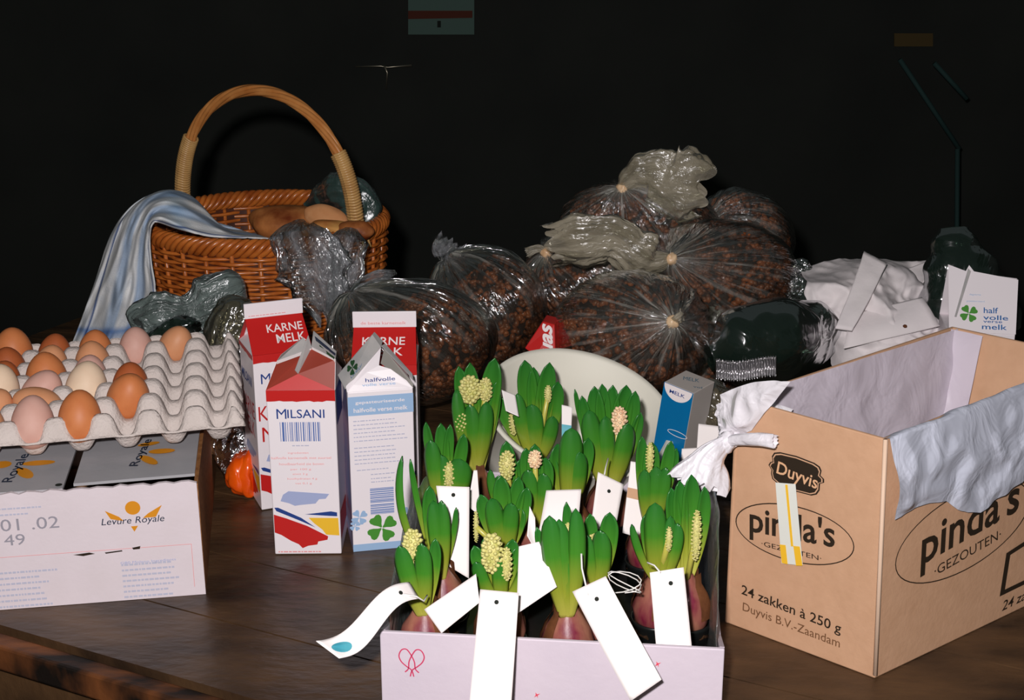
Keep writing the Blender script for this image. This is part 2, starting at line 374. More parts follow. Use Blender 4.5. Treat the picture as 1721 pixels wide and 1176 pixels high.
# ------------------------------------------------------------------ table of planks
tA = at(0, 1050); tB = at(430, 1176); tdir = (tB-tA).normalized(); tn = V((-tdir.y, tdir.x, 0))
if tn.y < 0: tn = -tn
table = thing('table', 'dark varnished plank table carrying the whole display', 'table', (0, 1.8, -.75))
rnd = random.Random(3)
widths = [.105, .12, .135, .12, .13, .12, .14, .12, .13, .12]
off = 0; s0 = -.68; s1 = 1.2
for wd in widths:
    a = tA+tn*(off+.0010); b = tA+tn*(off+wd-.0010); dz = rnd.uniform(-.0005, 0)
    pts = [a+tdir*s0, a+tdir*s1, b+tdir*s1, b+tdir*s0]
    m = MB().prism([V((p.x, p.y, -.03)) for p in pts], (0, 0, .03+dz))
    m.build('plank', M_wood, table, smooth=False)
    off += wd
def strip(o0, o1, z0, z1, name, m):
    pts = [tA+tdir*s0+tn*o0, tA+tdir*s1+tn*o0, tA+tdir*s1+tn*o1, tA+tdir*s0+tn*o1]
    return MB().prism([V((p.x, p.y, z0)) for p in pts], (0, 0, z1-z0)).build(name, m, table, smooth=False, bevel=.003)
strip(-.024, -.002, -.034, -.006, 'edge_moulding', M_edge)
strip(0, .03, -.11, -.031, 'apron', M_wood)
for (s_, o_) in ((-.62, .06), (1.14, .06), (-.62, 1.14), (1.14, 1.14)):
    p = tA+tdir*s_+tn*o_; MB().box((p.x, p.y, -.39), (.07, .07, .72)).build('leg', M_wood, table, smooth=False, bevel=.004)

# ------------------------------------------------------------------ dim things on the back wall
YW = 4.29
def wallface(): return Face((0, YW, 0), (1, 0, 0), (0, 0, 1), .002)
t = thing('poster', 'dim pale green poster with a red band high on the dark wall', 'poster', aty(742, 30, YW))
q = [aty(686, 58, YW), aty(797, 58, YW), aty(797, -60, YW), aty(686, -60, YW)]
MB().prism(q, (0, .004, 0)).build('sheet', M_poster, t, smooth=False)
wf = Face((0, YW-.002, 0), (1, 0, 0), (0, 0, 1), .0008)
wf.poly([wf.px(686, 32), wf.px(794, 30), wf.px(794, 18), wf.px(686, 18)], M_posterr, t, 'red_band')
wf.poly([wf.px(735, 46), wf.px(741, 46), wf.px(741, 35), wf.px(735, 35)], M_hole, t, 'pin_mark')
t = thing('wall_latch', 'small shiny metal latch glinting on the dark wall below the poster', 'latch', aty(650, 112, YW))
MB().tube([aty(598, 112, YW-.02), aty(640, 111, YW-.02), aty(652, 113, YW-.02), aty(692, 110, YW-.02)], [.002, .003, .002, .004]).build('bar', M_metal, t)
MB().tube([aty(646, 111, YW-.02), aty(651, 122, YW-.022), aty(649, 150, YW-.02)], [.004, .003, .002]).build('hook', M_metal, t)
t = thing('folding_stand', 'dim teal folding stand of slanted bars in the dark at right', 'stand', (aty(1608, 345, 3.9).x, 3.9, -.75))
for nm, a, b in (('slanted_bar', (1512, 100), (1612, 250)), ('slanted_bar', (1570, 106), (1625, 166)), ('upright_bar', (1609, 250), (1606, 700))):
    MB().tube([aty(a[0], a[1], 3.9), aty(b[0], b[1], 3.9)], .007).build(nm, M_teal, t)
p = aty(1606, 700, 3.9); MB().tube([p, (p.x, 3.9, -.74)], .007).build('leg', M_teal, t)
q = [aty(1503, 78, YW), aty(1568, 78, YW), aty(1568, 56, YW), aty(1503, 56, YW)]
tag(MB().prism(q, (0, .004, 0)).build('wall_note', mat('dim_brown_card', (90, 74, 44), .8, .2), smooth=False), 'small dim brown card on the dark wall at upper right', 'card')

# ================================================================== YEAST BOX (bottom left)
BXW = .44; BXD = .36; BXH = .125; rzb = math.atan2(.034, .201)
bx_o = at(346, 998)                      # front right bottom corner
ybox = thing('cardboard_box', 'low white printed cardboard box with grey lid under the egg tray', 'box', bx_o, rzb)
ux = V((cos(rzb), sin(rzb), 0)); uy = V((-sin(rzb), cos(rzb), 0)); uz = V((0, 0, 1))
def Bp(x, y, z): return bx_o+ux*x+uy*y+uz*z
rj = random.Random(5)
top = [(-.001-i*.0075, BXH+.0026*abs(sin(i*1.1))+rj.uniform(-.0006, .0008)) for i in range(59)]
MB().prism([Bp(0, 0, 0)]+[Bp(x, 0, z) for x, z in top]+[Bp(top[-1][0], 0, 0)], uy*.004).build('front_panel', M_wboard, ybox, smooth=False)
MB().prism([Bp(0, .004, 0), Bp(0, BXD, 0), Bp(0, BXD, BXH-.004), Bp(0, .004, BXH-.002)], ux*-.004).build('side_panel', M_kraftedge, ybox, smooth=False)
MB().prism([Bp(-BXW, .004, 0), Bp(-BXW, BXD, 0), Bp(-BXW, BXD, BXH), Bp(-BXW, .004, BXH)], ux*.004).build('side_panel', M_wboard, ybox, smooth=False)
MB().prism([Bp(-BXW, BXD, 0), Bp(0, BXD, 0), Bp(0, BXD, BXH), Bp(-BXW, BXD, BXH)], uy*.004).build('back_panel', M_wboard, ybox, smooth=False)
MB().box(Bp(-BXW/2, BXD/2, .003), (BXW-.01, BXD-.01, .004), Matrix.Rotation(rzb, 3, 'Z')).build('base_panel', M_kraft, ybox, smooth=False)
# two lid flaps with a gap, ragged strip between flap and front
MB().prism([Bp(-.004, .026, BXH-.003), Bp(-.004, BXD, BXH-.002), Bp(-.124, BXD, BXH-.002), Bp(-.124, .022, BXH-.004)], uz*.003).build('lid_flap', M_flap, ybox, smooth=False)
MB().prism([Bp(-.132, .004, BXH-.001), Bp(-.132, BXD, BXH-.002), Bp(-BXW+.004, BXD, BXH-.002), Bp(-BXW+.004, .004, BXH-.001)], uz*.003).build('lid_flap', M_flap, ybox, smooth=False)
MB().box(Bp(-.064, .016, BXH-.012), (.12, .03, .002), Matrix.Rotation(rzb, 3, 'Z')).build('torn_strip', mat('torn_grey_board', (120, 112, 104), .9, .1, (70, 62, 56), 60, .6, .6, 90), ybox, smooth=False)
fb = Face(bx_o, ux, uz)
def P(f, *pts): return [f.px(*q) for q in pts]
rr = random.Random(8)
u0, v0 = fb.px(205, 852); u1, v1 = fb.px(247, 852)
fb.disc(fb.px(223, 853), .0075, .0075, M_org, ybox, 'sun_disc')
for pl_ in (P(fb, (176, 858), (200, 868), (208, 875), (186, 872)), P(fb, (272, 848), (249, 862), (240, 870), (262, 868)), P(fb, (220, 884), (232, 883), (226, 893))): fb.poly(pl_, M_org, ybox, 'sun_ray')
a = fb.px(171, 886); b = fb.px(277, 880)
fb.text('Levure Royale', a[0], a[1], b[0]-a[0], .0095, M_navy, ybox, shear=.2)
a = fb.px(2, 893); b = fb.px(100, 886)
mst = mat('grey_stamp_ink', (150, 146, 156), .7, .2)
fb.text('01 .02', a[0], a[1], b[0]-a[0], .013, mst, ybox, 'date_stamp')
a = fb.px(8, 917); b = fb.px(43, 914); fb.text('49', a[0], a[1], b[0]-a[0], .012, mst, ybox, 'date_stamp')
a = fb.px(0, 937); b = fb.px(322, 914); c = fb.px(330, 985)
fb.polys([[(a[0], a[1]), (b[0], b[1]), (b[0], b[1]+.0005), (a[0], a[1]+.0005)], [(b[0]-.0005, c[1]), (b[0], c[1]), b, (b[0]-.0005, b[1])]], M_pink, ybox, 'frame_line')
fb.polys([P(fb, (123, 932), (150, 928), (160, 930), (140, 934)), P(fb, (222, 920), (236, 917), (235, 922), (224, 923)), P(fb, (176, 928), (205, 924), (206, 926), (178, 930))], M_blk, ybox, 'dirt_mark')
a = fb.px(0, 955); b = fb.px(85, 955)
fb.lines(a[0]-.03, fb.px(108, 960)[0], [fb.px(0, 965+i*9.5)[1] for i in range(7)], .0022, M_pgrey, ybox, rr)
fb.lines(fb.px(204, 950)[0], fb.px(300, 950)[0], [fb.px(204, 951+i*9)[1] for i in range(7)], .0022, M_pgrey, ybox, rr)
a = fb.px(203, 949); fb.text('GB0 Moleno Ingredients', a[0], a[1], .055, .0035, M_lav, ybox)
fb.lines(fb.px(0, 860)[0]-.02, fb.px(70, 860)[0], [fb.px(0, 857)[1], fb.px(0, 867)[1]], .0018, M_pgrey, ybox, rr)
ft = Face(Bp(0, 0, BXH+.0005), ux, uy, .0016)
def petal(f, x, y, L, wd, ang):
    c = f.px(x, y); return [(c[0]+L*cos(q)*cos(ang)-wd*sin(q)*sin(ang), c[1]+L*cos(q)*sin(ang)+wd*sin(q)*cos(ang)) for q in [2*PI*k/14 for k in range(14)]]
for pl_ in (petal(ft, 272, 760, .014, .007, 0), petal(ft, 250, 775, .016, .006, -1.0), petal(ft, 250, 748, .012, .005, .3), petal(ft, 65, 780, .017, .007, 0), petal(ft, 42, 797, .017, .007, -1.1), petal(ft, 3, 783, .01, .01, 0)): ft.poly(pl_, M_org, ybox, 'sun_ray')
def rottext(f, s, x, y, L, H, m, par, rot): 
    c = f.px(x, y); return f.text(s, c[0], c[1], L, H, m, par, rot=rot, bold=.01)
rottext(ft, 'Royale', 236, 785, .075, .012, M_navy, ybox, PI/2*.92)
rottext(ft, 'Royale', 26, 812, .075, .014, M_navy, ybox, PI/2*.95)
ft.disc(ft.px(99, 818), .0035, .0035, M_hole, ybox, 'hole', e=1.5)

# ================================================================== EGG TRAY
PT = .0475; NX = 6; NY = 6
tz0 = BXH+.0025
t0 = at(370, 738, tz0+.004)                  # front right pocket
rzt = R(12)
tx = V((cos(rzt), sin(rzt), 0)); ty = V((-sin(rzt), cos(rzt), 0))
tilt = .035                                   # slight rise to the right
def Tp(x, y, z): return t0+tx*x+ty*y+V((0, 0, z+tilt*(x+.25)*.35))
def th(x, y):
    s = sin(PI*x/PT)**2; t_ = sin(PI*y/PT)**2
    s = s*s*(3-2*s); t_ = t_*t_*(3-2*t_)
    pk = max(0, (s+t_)/2*.74+.34*s*t_); pk = pk if pk < .78 else .78+(pk-.78)*.45
    return .050*pk
def tray_pt(i, j):
    X0 = -(NX-1)*PT-.34*PT; X1 = .34*PT; Y0 = -.34*PT; Y1 = (NY-1)*PT+.34*PT; mg = .011
    # parameter includes a skirt beyond the body
    u = i*1.06-.03; v = j*1.06-.03
    ou = max(0, -u, u-1)/.03; ov = max(0, -v, v-1)/.03
    x = X0+(X1-X0)*min(max(u, 0), 1); y = Y0+(Y1-Y0)*min(max(v, 0), 1)
    z = th(x, y)
    o_ = max(ou, ov)
    if o_ > 0:
        z = z*(1-o_)+.020*o_
        if u < 0: x -= mg*ou
        if u > 1: x += mg*ou
        if v < 0: y -= mg*ov
        if v > 1: y += mg*ov
    return Tp(x, y, z+.0006*N((x, y, 0), 60))
tray = thing('egg_tray', 'grey moulded pulp egg tray half filled with eggs on the white box', 'egg tray', t0)
MB().grid(tray_pt, 120, 120).build('pulp_tray', M_pulp, tray, thick=.0022)
# eggs: (column from right 0.., row from front 0.., colour, tilt x, tilt y, dz, label)
eg = bpy.data.meshes.new('egg')
def egg_mesh(kind):
    prof = []
    for k in range(17):
        a = PI*k/16; z = -cos(a); r = sin(a)*(1-.13*z); prof.append((max(r*.0208, .00001), z*.0272))
    b = MB().lathe(prof, 28); me = bpy.data.meshes.new('egg_'+kind); me.from_pydata(b.v, [], b.f)
    for p in me.polygons: p.use_smooth = True
    me.materials.append(M_egg[kind]); return me
EM = {k: egg_mesh(k) for k in M_egg}
eggs = [
 (1, 5, 'tan', 18, 22, 0, 1.0, 'light brown egg tilted alone at the right end of the back row'),
 (2, 5, 'pink', 0, 2, 0, 1.0, 'pale pinkish egg in the back row beside the lone tilted egg'),
 (2, 2, 'dark', 0, 4, .002, .98, 'dark brown egg mostly hidden behind the large leaning brown egg'),
 (2, 1, 'brown', 22, 14, .004, 1.12, 'large smooth brown egg leaning right, rightmost of the front rows'),
 (3, 5, 'brown', 0, 4, 0, 1.0, 'brown egg in the back row left of the pale pinkish one'),
 (3, 4, 'tan', 0, 0, 0, 1.02, 'tan egg second from the back, behind the cream egg column'),
 (3, 3, 'pink', 0, 6, 0, .95, 'dusky pink egg peeking out just behind the round cream egg'),
 (3, 2, 'cream', -6, 10, .003, 1.12, 'round cream white egg in the middle of the tray'),
 (3, 0, 'brown', -12, 4, .003, 1.08, 'orange brown egg standing in the front row nearest the camera'),
 (4, 5, 'dark', 0, 10, 0, .96, 'dark brown egg in the back row in front of the striped towel'),
 (4, 4, 'tan', 0, 12, 0, .98, 'pinkish tan egg lying directly before the dark back row egg'),
 (4, 3, 'brown', 0, 0, .002, 1.14, 'big brown egg in the centre left of the tray'),
 (4, 2, 'pink', 10, 30, .001, 1.05, 'rosy pink egg left of the round cream egg'),
 (4, 1, 'tan', 0, -62, .002, 1.02, 'tan egg lying on its side behind the front pale pink egg'),
 (4, 0, 'pink', -14, 4, .001, 1.08, 'pale pink egg in the front row left of the orange brown egg'),
 (5, 5, 'brown', 0, 4, .006, 1.15, 'tall brown egg at the back left, standing highest in the tray'),
 (5, 4, 'dark', 0, 0, 0, 1.02, 'reddish brown egg just before the tallest back left egg'),
 (5, 3, 'dark', 0, 14, .0, .98, 'dark reddish egg behind the cream egg at the left picture edge'),
 (5, 2, 'cream', 0, 16, .006, 1.2, 'large cream egg cut by the left picture edge'),
 (5, 1, 'tan', 0, 38, 0, 1.05, 'light brown tilted egg at the left picture edge before the cream one'),
 (5, 0, 'tan', 0, 10, -.002, 1.0, 'pinkish tan egg at the left picture edge in the front row')]
for c, r_, k, tx_, ty_, dz, sc, lab in eggs:
    o = bpy.data.objects.new('egg', EM[k]); COL.objects.link(o)
    o.location = Tp(-c*PT, r_*PT, .033+dz); o.rotation_euler = (R(tx_), R(ty_), rzt); o.scale = (sc*.98,)*3
    tag(o, lab, 'egg', 'eggs in the pulp tray')

# ================================================================== MILK CARTONS
S = .071; H1 = .197
def carton(name, label, loc, rz, W_=S, H=H1, mirrored=False):
    t = thing(name, label, 'milk carton', loc, rz, 'milk cartons')
    X = V((cos(rz), sin(rz), 0)); Y = V((-sin(rz), cos(rz), 0)); Z = V((0, 0, 1)); o = V(loc)
    def p(x, y, z): return o+X*x+Y*y+Z*z
    t_ = dict(p=p, X=X, Y=Y, Z=Z, t=t, W=W_, H=H)
    b = MB().prism([p(0, 0, .0005), p(W_, 0, .0005), p(W_, W_, .0005), p(0, W_, .0005)], Z*(H-.0005))
    b.build('body', M_carton, t, smooth=False, bevel=.0012)
    t_['front'] = Face(p(0, 0, 0), X, Z); t_['left'] = Face(p(0, W_, 0), -Y, Z); t_['right'] = Face(p(W_, 0, 0), Y, Z)
    return t_
def closed_top(c, roofm, finm, h=.030, fin=.020, inset=.004):
    p = c['p']; W_ = c['W']; H = c['H']; t = c['t']
    a, b, e, d = p(0, 0, H), p(W_, 0, H), p(W_, W_, H), p(0, W_, H)
    r0, r1 = p(inset*.4, W_/2, H+h), p(W_-inset*.4, W_/2, H+h)
    i0, i1 = p(.024, W_/2, H+h*.92), p(W_-.024, W_/2, H+h*.92)
    MB().add([a, b, r1, r0], [(0, 1, 2, 3)]).build('roof_front', roofm, t, smooth=False, thick=.0008)
    MB().add([d, r0, r1, e], [(0, 1, 2, 3)]).build('roof_back', roofm, t, smooth=False, thick=.0008)
    MB().add([a, r0, i0, d, b, r1, i1, e], [(0, 1, 2), (1, 3, 2), (0, 2, 3), (4, 6, 5), (5, 6, 7), (4, 7, 6)]).build('gable_fold', M_carton, t, smooth=False)
    MB().box(p(W_/2, W_/2, H+h+fin/2), (W_*.985, .003, fin), Matrix.Rotation(c['t'].rotation_euler.z, 3, 'Z')).build('sealed_fin', finm, t, smooth=False, bevel=.0006)
    up = (V(r0)-V(a)).normalized()
    fr = Face(a, c['X'], up, .0011); ff = Face(p(0, W_/2-.0016, H+h), c['X'], c['Z'], .0009)
    return fr, ff
def jag(x0, x1, y0, y1, rr_, amp=.0015, n=12):
    return [(x0, y1), (x0, y0)]+[(x0+(x1-x0)*k/n, y0+rr_.uniform(-amp, amp)) for k in range(1, n)]+[(x1, y0), (x1, y1)]
def karne_front(c, f, right=True):
    """paint strokes: lavender block, blue swooshes, red and yellow patches"""
    t = c['t']; rr_ = random.Random(4); W_ = c['W']; k = W_/.0715
    def g(x, y): return (x*k, y*k)
    f.poly([g(.009, .063), g(.012, .0705), g(.018, .0745), g(.061, .071), g(.057, .0655), g(.05, .065), g(.046, .06), g(.03, .0585), g(.024, .0575), g(.018, .0605)], M_lav, t, 'lavender_patch')
    f.polys([[g(.002, .0555), g(.006, .0555), g(.03, .0435), g(.045, .032), g(.03, .0395), g(.004, .0515)], [g(.034, .0475), g(.062, .0508), g(.0685, .0495), g(.0685, .045), g(.06, .0455)]], M_blue, t, 'blue_swoosh')
    f.poly([g(.001, .0475), g(.014, .043), g(.036, .034), g(.058, .0215), g(.057, .0175), g(.047, .0155), g(.046, .012), g(.036, .0105), g(.03, .0078), g(.026, .0125), g(.018, .0165), g(.008, .0235), g(.001, .0265)], M_red, t, 'red_patch')
    f.poly([g(.038, .0435), g(.0695, .043), g(.0700, .0225), g(.056, .0235), g(.052, .0295), g(.043, .0375)], M_yel, t, 'yellow_patch')
rc = random.Random(11)
# --- opened buttermilk carton, front left
loc = at(462.5, 932); cA = carton('milk_carton', 'opened red and white buttermilk carton, foremost of the four tall cartons', loc, R(1.0), .0730, .192)
t = cA['t']; f = cA['front']; W_ = .0730; H = .192
karne_front(cA, f)
f.poly(jag(0, W_, .1795, H, rc, .0009, 16), M_red, t, 'red_band')
f.text('M', .010, .1598, .0105, .0112, M_blue, t); f.text('ILSANI', .0215, .1605, .0395, .0098, M_blue, t, bold=.006)
bars = []; x = .013
while x < .056:
    wd = rc.choice([.0006, .0009, .0014, .0022]); bars.append([(x, .134), (x+wd, .134), (x+wd, .156), (x, .156)]); x += wd+rc.choice([.0007, .001, .0016])
f.polys(bars, mat('barcode_blue', (84, 110, 170), .5, .3), t, 'barcode')
f.lines(.025, .045, [.1285], .0012, M_pgrey, t, rc)
for y, a, b, tx_ in ((.119, .020, .042, 'ingredienten'), (.1135, .002, .066, 'halfvolle karnemelk met zuursel'), (.1065, .010, .058, 'houdbaarheid zie boven'), (.100, .022, .044, 'per 100 g'), (.0945, .024, .04, 'eiwit 3 g'), (.089, .018, .05, 'koolhydraten 4 g'), (.0835, .026, .044, 'vet 0,1 g')):
    f.text(tx_, a, y, b-a, .0028, M_pink, t, 'small_print')
f.lines(.004, .066, [.0030], .0014, M_pink, t, rc)
fr_ = cA['right']
fr_.polys([[(.002, .05), (.06, .046), (.06, .02), (.002, .018)]], M_red, t, 'red_patch'); fr_.polys([[(.006, .15), (.06, .15), (.06, .19), (.006, .19)]], M_blue, t, 'blue_patch')
p = cA['p']
def tri(pts, m, name, th=.0008): return MB().add([p(*q) for q in pts], [tuple(range(len(pts)))]).build(name, m, cA['t'], smooth=False, thick=th)
e0 = (0, 0, H); e1 = (W_, 0, H); e2 = (W_, W_, H); e3 = (0, W_, H)
vv = (.034, .008, H+.0155); L1 = (.013, .006, H+.031); wk = (.046, .034, H+.036); R1 = (.0735, .010, H+.030)
tri([e0, e1, vv], M_red, 'roof_front')
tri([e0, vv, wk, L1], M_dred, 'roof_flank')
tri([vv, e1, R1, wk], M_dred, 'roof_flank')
tri([e0, L1, wk, (.035, .066, H+.02), e3], M_carton, 'roof_side'); tri([e1, e2, (.05, .066, H+.02), wk, R1], M_carton, 'roof_side')
tri([L1, wk, (.038, .03, H+.049), (.018, .002, H+.039)], M_gfin, 'spout_fin'); tri([(.012, .0055, H+.0275), (.046, .033, H+.0325), (.046, .032, H+.036), (.013, .0052, H+.031)], M_whi, 'white_fold')
tri([wk, R1, (.0755, .006, H+.041), (.049, .034, H+.055)], M_gfin, 'spout_fin'); tri([vv, wk, (.043, .034, H+.05), (.031, .007, H+.020)], M_gfin, 'spout_fold')
tri([(.047, .032, H+.032), (.0737, .009, H+.027), (.0742, .008, H+.0315), (.047, .0315, H+.0375)], M_whi, 'white_fold')
tri([(.052, .0285, H+.046), (.0740, .0075, H+.036), (.0745, .0065, H+.0385), (.051, .0285, H+.0505)], M_navy, 'print')
tri([(.056, .0255, H+.0385), (.0725, .0095, H+.031), (.0728, .0088, H+.0335), (.056, .0245, H+.0425)], M_dgrn, 'clover_print')
fd = Face(p(.034, .008, H+.0155), V(p(W_, 0, H))-V(p(.034, .008, H+.0155)), V(p(*wk))-V(p(.034, .008, H+.0155)), .0012)
fd.lines(.004, .034, [.004, .008, .012], .0012, mat('pale_red_line', (190, 110, 90), .5, .3), t, rc)
# --- opened half fat milk carton
loc = at(594, 927); rz2 = R(12); cB = carton('milk_carton', 'opened white carton with green clover and pale blue band, beside the hyacinths', loc, rz2, .0705, .187)
t = cB['t']; f = cB['front']; W_ = .0705; H = .187; p = cB['p']
f.polys([[(0, .0), (W_, .0), (W_, .0085), (0, .0085)]], M_lblue, t, 'blue_base_band')
f.poly([(0, .160), (W_, .160), (W_, .1815), (0, .1815)], M_lblue, t, 'blue_band')
f.text('gepasteuriseerde', .008, .172, .053, .0045, M_whi, t, e=2, bold=.01); f.text('halfvolle verse melk', .006, .1635, .058, .005, M_whi, t, e=2, bold=.01)
f.lines(.005, .063, [.153-.0046*i for i in range(6)], .0012, M_pgrey, t, rc)
f.lines(.005, .062, [.122-.0046*i for i in range(5)], .0012, M_pgrey, t, rc)
f.lines(.007, .048, [.096], .0012, M_pgrey, t, rc); f.lines(.022, .048, [.090, .085, .081], .0012, M_pgrey, t, rc)
bars = []; y = .043
while y < .0745:
    wd = rc.choice([.0005, .0009, .0014]); 
    if not .054 < y < .056: bars.append([(.0205, y), (.0465, y), (.0465, y+wd), (.0205, y+wd)])
    y += wd+rc.choice([.0005, .0008, .001])
f.polys(bars, mat('barcode_pale_blue', (110, 134, 184), .5, .3), t, 'barcode')
def clover(f, cx, cy, s_, m, t, name='clover', rot=.2, e=1):
    L = []
    for k in range(4):
        a = rot+k*PI/2+PI/8; pts = []
        prof_ = [(.06, .04), (.25, .13), (.5, .33), (.75, .44), (.93, .40), (1.02, .22), (.95, 0), (1.02, -.22), (.93, -.40), (.75, -.44), (.5, -.33), (.25, -.13), (.06, -.04)]
        for d_, w_ in prof_: pts.append((cx+s_*(d_*cos(a)-w_*sin(a)), cy+s_*(d_*sin(a)+w_*cos(a))))
        L.append(pts)
    return f.polys(L, m, t, name, e)
clover(f, .0325, .026, .0165, M_grn, t); clover(f, .062, .0405, .008, M_lblue, t, 'pale_clover'); clover(f, .008, .041, .009, M_lblue, t, 'pale_clover'); clover(f, .003, .031, .006, M_lblue, t, 'pale_clover')
fl_ = cB['left']; fl_.polys([[(.004, .0), (W_, .0), (W_, .17), (.05, .19), (.004, .15)]], mat('blue_milk_side', (96, 122, 168), .5, .3, (190, 150, 170), 24, .5), t, 'side_print')
fl_.polys([[(.01, .012), (.06, .012), (.06, .04), (.01, .035)]], M_lav, t, 'side_print', e=2)
cB_tri = lambda pts, m, name: MB().add([p(*q) for q in pts], [tuple(range(len(pts)))]).build(name, m, t, smooth=False, thick=.0008)
ap = (.036, .012, H+.024)
cB_tri([(0, 0, H), (W_, 0, H), (.064, .003, H+.008), (.048, .009, H+.020), ap, (.022, .009, H+.018), (.007, .003, H+.007)], M_carton, 'roof_front')
fq = Face(p(0, 0, H), cB['X'], V(p(*ap))-V(p(.036, 0, H)), .0012)
fq.text('halfvolle', .020, .0095, .032, .0042, M_blue, t, bold=.008); fq.text('volle verse', .016, .005, .036, .003, M_lblue, t, bold=.01)
cB_tri([(0, 0, H), (.036, .012, H+.024), (.041, .03, H+.040), (-.002, .006, H+.014)], M_carton, 'roof_flank')
cB_tri([(-.002, .002, H+.003), (.040, .026, H+.040), (.031, .024, H+.055), (-.0095, -.002, H+.021)], M_gfin, 'spout_fin')
cB_tri([(.040, .026, H+.040), (.043, .034, H+.044), (.034, .03, H+.056), (.031, .024, H+.055)], M_gfin, 'spout_fold')
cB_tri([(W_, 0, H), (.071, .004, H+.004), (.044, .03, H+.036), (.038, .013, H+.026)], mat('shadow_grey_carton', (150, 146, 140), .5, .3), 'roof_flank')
cB_tri([(.041, .03, H+.040), (.0715, .006, H+.008), (.0715, .012, H+.012), (.046, .036, H+.040)], M_gfin, 'spout_fin')
cB_tri([(0, 0, H), (-.002, .006, H+.014), (.041, .03, H+.04), (.035, .066, H+.02), (0, W_, H)], M_carton, 'roof_side'); cB_tri([(W_, 0, H), (W_, W_, H), (.05, .066, H+.02), (.042, .032, H+.036)], M_carton, 'roof_side')
fs_ = Face(p(-.0095, -.002, H+.021), V(p(.031, .024, H+.055))-V(p(-.0095, -.002, H+.021)), V(p(-.002, .002, H+.003))-V(p(-.0095, -.002, H+.021)), -.0012)
clover(fs_, .019, .0075, .0075, M_dgrn, t, 'dark_clover', e=1); fs_.text('melk', .012, .0135, .02, .004, mat('steel_blue_print', (90, 120, 150), .5, .3), t)
# --- closed buttermilk carton, back left
loc = at(440, 858); rz0 = R(23); cC = carton('milk_carton', 'closed red and white buttermilk carton behind the opened red one, next to the egg tray', loc, rz0, .0700, .192)
t = cC['t']; f = cC['front']; W_ = .07; H = .192; fl_ = cC['left']
fr, ff = closed_top(cC, M_red, M_carton, h=.034, fin=.018)
fr.text('KARNE', .022, .027, .042, .0105, M_whi, t, bold=.008); fr.text('MELK', .031, .012, .034, .0115, M_whi, t, bold=.008)
ff.lines(.005, .065, [.003], .0008, M_pink, t, rc)
f.poly(jag(0, W_, .182, H, rc, .0009), M_red, t, 'red_band'); fl_.poly(jag(0, W_, .186, H, rc, .0009), M_red, t, 'red_band')
karne_front(cC, f)
f.text('M', .008, .157, .011, .012, M_blue, t); f.text('ILSANI', .0205, .158, .040, .0105, M_blue, t, bold=.006); f.text('KARNE', .003, .112, .062, .018, M_red, t); f.text('MELK', .006, .086, .056, .018, M_red, t)
karne_front(cC, fl_)
fl_.text('MILSANI', .008, .150, .05, .012, M_blue, t, bold=.008); fl_.text('KARNE', .006, .112, .058, .020, M_red, t); fl_.text('MELK', .01, .088, .05, .019, M_red, t)
# --- closed buttermilk carton, behind the clover carton
loc = V((-.183, 1.506, 0)); cD = carton('milk_carton', 'closed red buttermilk carton standing directly behind the clover carton', loc, R(2), .0745, .182)
t = cD['t']; W_ = .0745; H = .182; f = cD['front']
fr, ff = closed_top(cD, M_red, M_carton, h=.034, fin=.019)
fr.text('KARNE', .011, .026, .049, .0105, M_whi, t, bold=.008); fr.text('MELK', .018, .012, .040, .0105, M_whi, t, bold=.008)
ff.text('de beste karnemelk', .010, .004, .052, .0035, M_pink, t)
f.poly(jag(0, W_, .170, H, rc, .0009), M_red, t, 'red_band'); karne_front(cD, f); cD['right'].poly(jag(0, W_, .174, H, rc, .0009), M_red, t, 'red_band')
# --- half fat milk carton behind the kraft box
loc = V((.553, 1.69, 0)); rzh = R(-8); cE = carton('milk_carton', 'white half fat milk carton with blue lettering behind the kraft box', loc, rzh, .081, .165)
t = cE['t']; W_ = .081; H = .165; p = cE['p']
kk = .55
def rp_(x, z): return p(x, z*kk, H+z)
up = V(rp_(0, .05))-V(p(0, 0, H)); fr = Face(p(0, 0, H), cE['X'], up, .0012)
MB().add([p(0, 0, H), p(W_, 0, H), rp_(W_+.003, .062), rp_(.030, .070), rp_(.024, .077), rp_(.020, .070), rp_(-.002, .077)], [tuple(range(7))]).build('roof_front', M_carton, t, smooth=False, thick=.0008)
MB().add([p(0, W_, H), p(W_, W_, H), p(W_+.003, .040, H+.062), p(-.002, .044, H+.070)], [(0, 1, 2, 3)]).build('roof_back', M_carton, t, smooth=False, thick=.0008)
MB().add([p(W_, 0, H), p(W_, W_, H), p(W_+.003, .040, H+.062), rp_(W_+.003, .062)], [(0, 1, 2, 3)]).build('roof_side', M_carton, t, smooth=False, thick=.0008)
MB().add([V(rp_(.022, .074))-up*0+V((0, -.003, 0)), V(rp_(.025, .071))+V((0, -.004, 0)), V(rp_(.008, .018))+V((0, -.003, 0)), V(rp_(.006, .018))+V((0, -.002, 0))], [(0, 1, 2, 3)]).build('spout_fold', M_gfin, t, smooth=False, thick=.0008)
def R_(pt): return fr.px(*pt)
clover(fr, R_((1628, 527))[0], R_((1628, 527))[1], .011, M_grn, t)
for s_, a, b, h in (('half', (1653, 525), (1677, 520), .0075), ('volle', (1652, 536), (1694, 530), .0062), ('verse', (1652, 541), (1684, 540), .0026), ('melk', (1650, 552), (1692, 546), .0068)):
    A = R_(a); Bq = R_(b); fr.text(s_, A[0], A[1]-.001, Bq[0]-A[0], h, mat('milk_blue', (30, 96, 160), .5, .3), t, bold=.008)
A = R_((1629, 497)); fr.text('dagverse', A[0], A[1], .014, .0028, M_lblue, t)
A = R_((1624, 508)); fr.text('gepasteuriseerd', A[0], A[1], .022, .0028, M_lblue, t)

